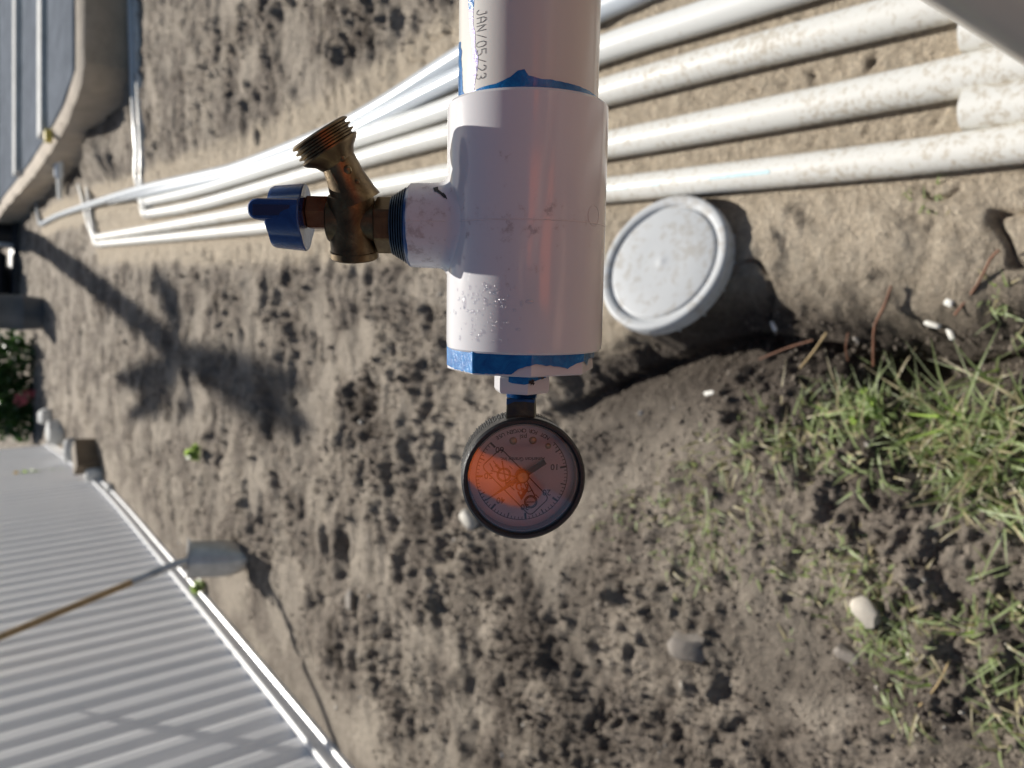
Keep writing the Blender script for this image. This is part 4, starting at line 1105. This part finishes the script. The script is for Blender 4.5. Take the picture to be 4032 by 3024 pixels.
mb = MB(); mb.box((0, 0, 0), (.28, .2, .2), Matrix.Rotation(.5, 3, 'Z')); o = mb.build('brown_block', simple('brown_block', (.16, .12, .08), .8, 0, .3, 8), None, bevel=.01); o.location = p; tag(o, 'brown square block lying against the fence rubble', 'block')

def weed(base, name, label, n, hgt, spread, flower=None, leafs=5, mat='grass', lsz=.045, lean=Vector((0, 0, 0))):
    root = empty(name, base); tag(root, label, 'weed'); ms, ml, mf = MB(), MB(), MB()
    for i in range(n):
        a = rr.random()*6.28; top = base + Vector((math.cos(a)*spread*rr.random(), math.sin(a)*spread*rr.random(), hgt*(.6+.5*rr.random()))) + lean
        path = [base, base.lerp(top, .5)+Vector((0, 0, .05*hgt)), top]; ms.tube(path, [.003, .0025, .0015], 5)
        for k in range(leafs):
            p = base.lerp(top, .35+.65*rr.random()); leaf_cloud(ml, p, .02, .02, .02, 2, lsz, rr)
        if flower: leaf_cloud(mf, top, .018, .018, .015, 10, .03, rr)
    ms.build('stem', MAT['grass'], root, rel=base); ml.build('foliage', MAT[mat], root, rel=base)
    if flower: mf.build('flower', flower, root, rel=base)['kind'] = 'stuff'
yb = G(330, 1845); weed(yb, 'flowering_weed', 'spindly weed with a yellow flower against the white fence', 9, .42, .16, simple('yellow_petal', (.75, .52, .05), .6), 7, lean=Vector((-.12, .1, .12)))
yb = G(860, 2475); yb.z = th(yb); weed(yb, 'small_weed', 'small light green weed at the fence foot beside the shovel', 6, .12, .07, None, 7, lean=Vector((-.03, 0, .02)))
yb = G(800, 2300); yb.z = th(yb); weed(yb, 'small_weed', 'tiny green sprout right beside the shovel blade', 4, .06, .05, None, 5)
yb = G(815, 1780); yb.z = th(yb); weed(yb, 'small_weed', 'tiny green sprout alone in the bare soil', 4, .06, .06, None, 5)

# ================================================================== GRASS, STONES, ROOTS NEAR THE CAMERA
rg = random.Random(33)
clumps = [(2850,1780,80,46,.07),(3000,1740,90,60,.08),(3150,1690,90,70,.09),(3300,1640,80,60,.10),(3420,1600,70,54,.10),(3520,1690,90,80,.10),(3650,1720,90,90,.11),(3720,1640,50,40,.16),(3800,1750,90,90,.11),
  (3950,1800,90,100,.12),(3900,1950,90,90,.11),(3760,1880,80,60,.09),(2750,2000,60,40,.07),(2700,2150,70,44,.06),(2830,2080,90,40,.08),(3050,2020,70,22,.07),(3300,2180,90,50,.06),(3400,2300,80,56,.06),
  (3350,2420,80,56,.06),(3480,2470,80,60,.07),(3600,2500,80,50,.06),(3700,2560,80,40,.07),(3480,2640,70,40,.06),(3560,2760,60,34,.06),(3880,2400,90,44,.08),(4010,2480,80,60,.08),(3960,2760,70,44,.08),
  (4010,2880,80,46,.07),(2560,2040,50,24,.05),(2440,1980,50,20,.04),(2400,2060,50,16,.04),(3150,2300,70,26,.05),(2950,2280,70,20,.05),(3880,1500,40,14,.17),(3990,1640,60,60,.12),(3250,1760,90,60,.08),(3450,1800,90,50,.08),(2650,1870,60,24,.05),(3110,2480,50,12,.05),(2700,1960,90,40,.05),(2620,2120,80,34,.05),(2500,2060,80,26,.045),(2800,2180,80,36,.05),(2950,1850,90,44,.06),(2700,2280,70,26,.05),(3640,770,40,16,.03),(3720,850,40,14,.03),(3960,1150,50,26,.04),(4000,1270,50,26,.05),(3250,2250,90,30,.05),(3650,2350,90,24,.05),(3100,2150,80,18,.05)]
def blade(mb, p, az, ln, lean, w, curl):
    d = Vector((math.cos(az), math.sin(az), 0)); sdv = Vector((-d.y, d.x, 0)); pts = []
    for k in range(4):
        t = k/3; pts.append(p + d*(ln*lean*(t**1.5)) + Vector((0, 0, ln*(t*(1-lean*.5) - curl*t*t*t))))
    ws = [w, w*.95, w*.65, w*.08]; vs = []
    for q, w_ in zip(pts, ws): vs += [q-sdv*w_, q+Vector((0, 0, -w_*.4)), q+sdv*w_]
    fs = []
    for k in range(3):
        for j in (0, 1): fs.append((k*3+j, k*3+j+1, k*3+j+4, k*3+j+3))
    mb.add(vs, fs)
mg, md = MB(), MB(); tmp = []
for (px, py, rpx, n, hgt) in clumps:
    for i in range(int(n*.95)):
        a, r_ = rg.random()*6.28, rpx*math.sqrt(rg.random())*1.6; p = G(px+r_*math.cos(a), py+r_*math.sin(a)); tmp.append((p, hgt))
hz_ = terrain(np.array([p.x for p, _ in tmp]), np.array([p.y for p, _ in tmp]))
for (p, hgt), z in zip(tmp, hz_):
    p.z = z-.004; lean = rg.uniform(.5, 1.6); tgt = md if rg.random() < .34 else mg
    blade(tgt, p, rg.random()*6.28, hgt*rg.uniform(.22, .85), lean, rg.uniform(.0010, .0032), rg.uniform(.0, .5)*lean)
for (px, py, ln, az, le) in ((3720, 1690, .17, 2.2, .25), (3705, 1640, .14, 1.2, .15), (3800, 1650, .20, .5, .55), (3760, 1640, .16, .1, .8), (3640, 1660, .12, 2.8, .4), (3860, 1700, .16, -.6, .7), (3900, 1980, .20, -2.2, 1.3), (3850, 2000, .16, -1.6, 1.3)):
    p = G(px, py); p.z = th(p); blade(mg, p, az, ln, le, .0026, .15)
o = mg.build('grass', MAT['grass'], None, smooth=70); tag(o, 'sparse green grass tufts growing in the grey soil', None, kind='stuff')
o = md.build('dry_grass', MAT['grass_dry'], None, smooth=70); tag(o, 'dry straw coloured grass blades among the green tufts', None, kind='stuff')

yb = G(3440, 1625); yb.z = th(yb); weed(yb, 'leafy_weed', 'broad leaved green weed at the edge of the dark hollow', 6, .045, .045, None, 5, lsz=.013)
stone = simple('grey_stone', (.21, .185, .16), .85, 0, .25, 25, .5, .004); white_s = simple('shell_white', (.72, .70, .64), .6, 0, .1, 40)
for i, (px, py, sz, mt, lb, cat) in enumerate((
   (2735, 2545, (.030, .052, .022), stone, 'oblong grey brown soil block lying below the sparse grass', 'clod'),
   (3430, 2400, (.028, .022, .016), simple('pale_stone', (.44, .40, .34), .8, 0, .2, 30), 'pale rounded stone among the grass tufts', 'stone'),
   (3330, 2580, (.024, .014, .012), stone, 'dark grey stone half buried beside the grass', 'stone'),
   (3045, 1285, (.004, .012, .004), white_s, 'small white shell bit on the sand bank edge', 'shell'),
   (3650, 1275, (.005, .014, .004), white_s, 'curved white shell piece on the bank above the dark hollow', 'shell'),
   (3705, 1305, (.014, .005, .004), white_s, 'straight white shell piece next to the curved one', 'shell'),
   (3760, 1195, (.008, .006, .005), white_s, 'rounded white pebble on the sand bank', 'pebble'),
   (2800, 1548, (.014, .005, .003), white_s, 'flat pale chip on the dark soil below the bucket', 'chip'),
   (1880, 2040, (.022, .034, .014), simple('cream_chip', (.52, .49, .43), .7), 'cream coloured chip of rubble partly behind the gauge', 'chip'),
   (1400, 2360, (.040, .03, .014), stone, 'flat pressed soil lump in the trodden ground', 'clod'))):
    p = G(px, py); p.z = th(p)+sz[2]*.5; lump('stone' if cat == 'stone' else cat, p, sz, mt, lb, cat, None, 70+i, .7*i, .34 if cat in ('stone', 'clod') else .2)
MAT['root'] = simple('red_root', (.17, .075, .04), .7, 0, .3, 60); MAT['straw'] = simple('straw', (.40, .29, .14), .7, 0, .25, 60)
for i, (pts, r_, mt, lb) in enumerate((
   ([(3510, 1125, .03), (3480, 1210, .025), (3445, 1280, .015), (3440, 1360, .0), (3440, 1440, -.02)], .0026, 'root', 'reddish root hanging over the edge of the sand bank'),
   ([(3340, 1310, .02), (3330, 1370, .01), (3340, 1420, -.01)], .0016, 'root', 'thin dark red root curling in the hollow'),
   ([(3255, 1310, .015), (3200, 1390, .012), (3150, 1450, .012)], .0024, 'straw', 'short tan straw lying at the hollow edge'),
   ([(2990, 1415, .012), (3100, 1370, .014), (3200, 1340, .016)], .0018, 'root', 'thin brown stalk lying along the dark soil'),
   ([(3760, 1240, .02), (3850, 1120, .03), (3900, 1020, .035), (3935, 985, .04)], .0022, 'root', 'dark root running up the sand bank'),
   ([(3620, 2780, .01), (3690, 2700, .014), (3740, 2600, .014)], .0016, 'straw', 'dry stalk bent over among the lower grass tufts'))):
    pp = []
    for px, py, z in pts:
        p = G(px, py, z); hz2 = th(p); p = G(px, py, max(z, hz2+.003)); pp.append(p)
    mb = MB(); mb.tube(smooth_path(pp, .015), r_, 7); o = mb.build('root' if mt == 'root' else 'straw', MAT[mt], None, smooth=60); tag(o, lb, 'root' if mt == 'root' else 'straw')

# ================================================================== PERSON HOLDING THE PHONE (seen mirrored in the gauge glass)
def skin_mesh(name, joints, edges, mat, parent, rel, root=0, sub=2):
    me = bpy.data.meshes.new(name); me.from_pydata([tuple(Vector(j[0])-rel) for j in joints], edges, []); me.update()
    o = bpy.data.objects.new(name, me); COL.objects.link(o); o.parent = parent; me.materials.append(mat)
    m = o.modifiers.new('skin', 'SKIN'); m.use_smooth_shade = True
    sv = me.skin_vertices[0].data if me.skin_vertices else None
    if sv is None:
        me.skin_vertices.new() if hasattr(me.skin_vertices, 'new') else None
        sv = me.skin_vertices[0].data
    for i, j in enumerate(joints):
        sv[i].radius = j[1] if isinstance(j[1], tuple) else (j[1], j[1]); sv[i].use_root = (i == root)
    s = o.modifiers.new('sub', 'SUBSURF'); s.levels = s.render_levels = sub
    return o
PX, PY, PZ = -.06, -.44, 1.06
prel = Vector((PX, PY, 0)); person = empty('person', prel); tag(person, 'person photographing the gauge in a grey shirt with added orange panels', 'person')
SKIN = simple('skin', (.50, .31, .23), .5, 0, .08, 20); SHIRT = simple('grey_shirt', (.075, .062, .066), .85, 0, .08, 12, .2, .004); VEST = simple('orange_vest', (.95, .17, .02), .8, 0, .06, 12, .2, .004); JEAN = simple('dark_trousers', (.03, .035, .05), .9, 0, .3, 40)
def P(x, y, z): return Vector((PX+x, PY+y, z*PZ))
hr, hl = Vector((.050, -.03, 1.27)), Vector((PX-.34, PY+.10, .84))
er, el = P(.30, .12, 1.08), P(-.33, -.02, 1.06)
J = [(P(0, 0, 1.0), (.14, .11)), (P(0, .01, 1.2), (.15, .11)), (P(0, .01, 1.40), (.15, .10)), (P(0, 0, 1.50), (.07, .06)), (P(0, .02, 1.57), (.055, .055)), (P(0, .04, 1.64), (.075, .09)), (P(0, .04, 1.73), (.07, .085)),
     (P(.19, 0, 1.41), .06), (er, .042), (hr, .028), (P(-.19, 0, 1.41), .06), (el, .042), (hl, .028),
     (P(.10, 0, .92), .085), (P(.11, .02, .50), .058), (P(.11, -.01, .10), .042), (P(.11, .13, .04), .035), (P(-.10, 0, .92), .085), (P(-.11, .02, .50), .058), (P(-.11, -.01, .10), .042), (P(-.11, .13, .04), .035)]
Ed = [(0, 1), (1, 2), (2, 3), (3, 4), (4, 5), (5, 6), (2, 7), (7, 8), (8, 9), (2, 10), (10, 11), (11, 12), (0, 13), (13, 14), (14, 15), (15, 16), (0, 17), (17, 18), (18, 19), (19, 20)]
skin_mesh('body', J, Ed, SKIN, person, prel)
JS = [(P(0, 0, .98), (.185, .145)), (P(0, .01, 1.2), (.19, .145)), (P(0, .01, 1.38), (.185, .13)), (P(0, 0, 1.47), (.085, .075)), (P(.20, 0, 1.40), .085), (P(.20, 0, 1.40).lerp(er, .72), .075), (P(-.20, 0, 1.40), .085), (P(-.20, 0, 1.40).lerp(el, .95), .062)]
skin_mesh('shirt', JS, [(0, 1), (1, 2), (2, 3), (2, 4), (4, 5), (2, 6), (6, 7)], SHIRT, person, prel)
mb = MB(); vs = []; fs = []  # orange panel added and placed so its reflection streaks the tee
for j in range(9):
    z = 1.16+.40*j/8
    for i in range(9):
        x = -.02+.20*i/8; vs.append(Vector((PX+x, PY+.165-.9*x*x-.25*max(0, z-1.42)**1.0, z)))
for j in range(8):
    for i in range(8): a = j*9+i; fs.append((a, a+1, a+10, a+9))
mb.add(vs, fs); o = mb.build('added_chest_panel', VEST, person, rel=prel, smooth=60); q_ = o.modifiers.new('s', 'SOLIDIFY'); q_.thickness = .006
for sgn in (-1, 1):
    skin_mesh('added_sleeve_cap', [(Vector((PX+sgn*.262, PY+.02, 1.555)), .046), (Vector((PX+sgn*.285, PY+.05, 1.415)), .044)], [(0, 1)], VEST, person, prel)  # orange shoulder caps added for the patch they mirror in the gauge glass
JT = [(P(0, 0, 1.0), (.165, .128)), (P(.10, 0, .88), .105), (P(.11, .02, .50), .08), (P(.11, -.01, .09), .07), (P(-.10, 0, .88), .105), (P(-.11, .02, .50), .08), (P(-.11, -.01, .09), .07)]
skin_mesh('trousers', JT, [(0, 1), (1, 2), (2, 3), (0, 4), (4, 5), (5, 6)], JEAN, person, prel)
for sgn in (-1, 1):
    mb = MB(); c = P(.11*sgn, .06, .05); mb.add([c+Vector((v[0]*.05, v[1]*.14, max(v[2], -.9)*.055)) for v in IV2], [tuple(f) for f in IF2]); mb.build('shoe', simple('boot', (.05, .04, .03), .7), person, rel=prel, smooth=60)
mb = MB(); c = P(0, .035, 1.735); mb.add([c+Vector((v[0]*.088, v[1]*.105, v[2]*.085)) for v in IV2 if True], [tuple(f) for f in IF2]); mb.build('hair', simple('hair', (.03, .02, .015), .7, 0, .3, 60), person, rel=prel, smooth=70)
hd_ = P(0, .115, 1.66)
mb = MB(); mb.add([hd_+Vector((v[0]*.014, .008+v[1]*.018, v[2]*.024)) for v in IV2], [tuple(f) for f in IF2]); mb.build('nose', SKIN, person, rel=prel, smooth=70)
for sgn in (-1, 1):
    mb = MB(); mb.add([hd_+Vector((sgn*.032+v[0]*.011, -.004+v[1]*.008, .03+v[2]*.008)) for v in IV2], [tuple(f) for f in IF2]); mb.build('eye', simple('eye', (.5, .48, .45), .2), person, rel=prel, smooth=70)
    mb = MB(); mb.add([P(sgn*.078, .03, 1.655)+Vector((v[0]*.010, v[1]*.02, v[2]*.032)) for v in IV2], [tuple(f) for f in IF2]); mb.build('ear', SKIN, person, rel=prel, smooth=70)
mb = MB(); mb.add([hd_+Vector((v[0]*.026, -.003+v[1]*.008, -.042+v[2]*.007)) for v in IV2], [tuple(f) for f in IF2]); mb.build('mouth', simple('lips', (.36, .14, .12), .5), person, rel=prel, smooth=70)
# phone: upright, lens at its upper corner, screen towards the person
pc = CAM - Fv*.010 + Uv*(-.052) + Rv*(-.020)
phone = empty('smartphone', pc); tag(phone, 'dark smartphone held upright in front of the grey shirt', 'phone')
RM = Matrix((Rv, Uv, -Fv)).transposed()
mb = MB(); mb.box(pc, (.072, .147, .008), RM); mb.build('case', simple('phone_case', (.045, .045, .05), .35), phone, rel=pc, bevel=.003)
mb = MB(); mb.box(pc - Fv*.0045, (.066, .140, .001), RM); mb.build('screen', simple('phone_screen', (.02, .02, .025), .1), phone, rel=pc)
# hands: palm plus five fingers wrapped on the case edges
for nm, h, sg in (('right', hr, 1),):
    ed = pc + Rv*(sg*.039)
    js = [(h, .026)]; es = []
    palm_ = ed + Uv*(-.045) - Fv*.022 + Rv*sg*.014; js.append((palm_, (.030, .020))); es.append((0, 1))
    palm2 = ed + Uv*(-.015) - Fv*.020 + Rv*sg*.016; js.append((palm2, (.028, .017))); es.append((1, 2))
    for k, (du_, ln) in enumerate(((-.062, .85), (-.042, 1.0), (-.022, 1.05), (-.004, .95))):
        b0 = ed + Uv*du_ - Fv*.006 + Rv*sg*.016; b1 = ed + Uv*(du_+.003) + Fv*.010 + Rv*sg*.012; b2 = ed + Uv*(du_+.005) + Fv*.014 - Rv*sg*.010*ln
        i0 = len(js); js += [(b0, .0092), (b1, .0086), (b2, .0076)]; es += [(1 if k < 2 else 2, i0), (i0, i0+1), (i0+1, i0+2)]
    i0 = len(js); js += [(ed + Uv*(-.01) - Fv*.020 - Rv*sg*.004, .010), (ed + Uv*.012 - Fv*.016 - Rv*sg*.016, .009)]; es += [(2, i0), (i0, i0+1)]
    skin_mesh('hand', js, es, SKIN, person, prel, sub=1)
# the other hand hangs at the side, fingers loosely curled
js = [(hl, .026), (hl+Vector((0, .02, -.06)), (.018, .036)), (hl+Vector((0, .03, -.10)), (.016, .038))]; es = [(0, 1), (1, 2)]
for k, ln in enumerate((.9, 1.0, .95, .78)):
    b0 = hl+Vector((0, .058-.022*k, -.115)); i0 = len(js)
    js += [(b0, .0092), (b0+Vector((.004, .004, -.034*ln)), .0086), (b0+Vector((.016, .004, -.060*ln)), .0076)]; es += [(2, i0), (i0, i0+1), (i0+1, i0+2)]
i0 = len(js); js += [(hl+Vector((.012, .055, -.06)), .010), (hl+Vector((.020, .068, -.095)), .009)]; es += [(1, i0), (i0, i0+1)]
skin_mesh('hand', js, es, SKIN, person, prel, sub=1)
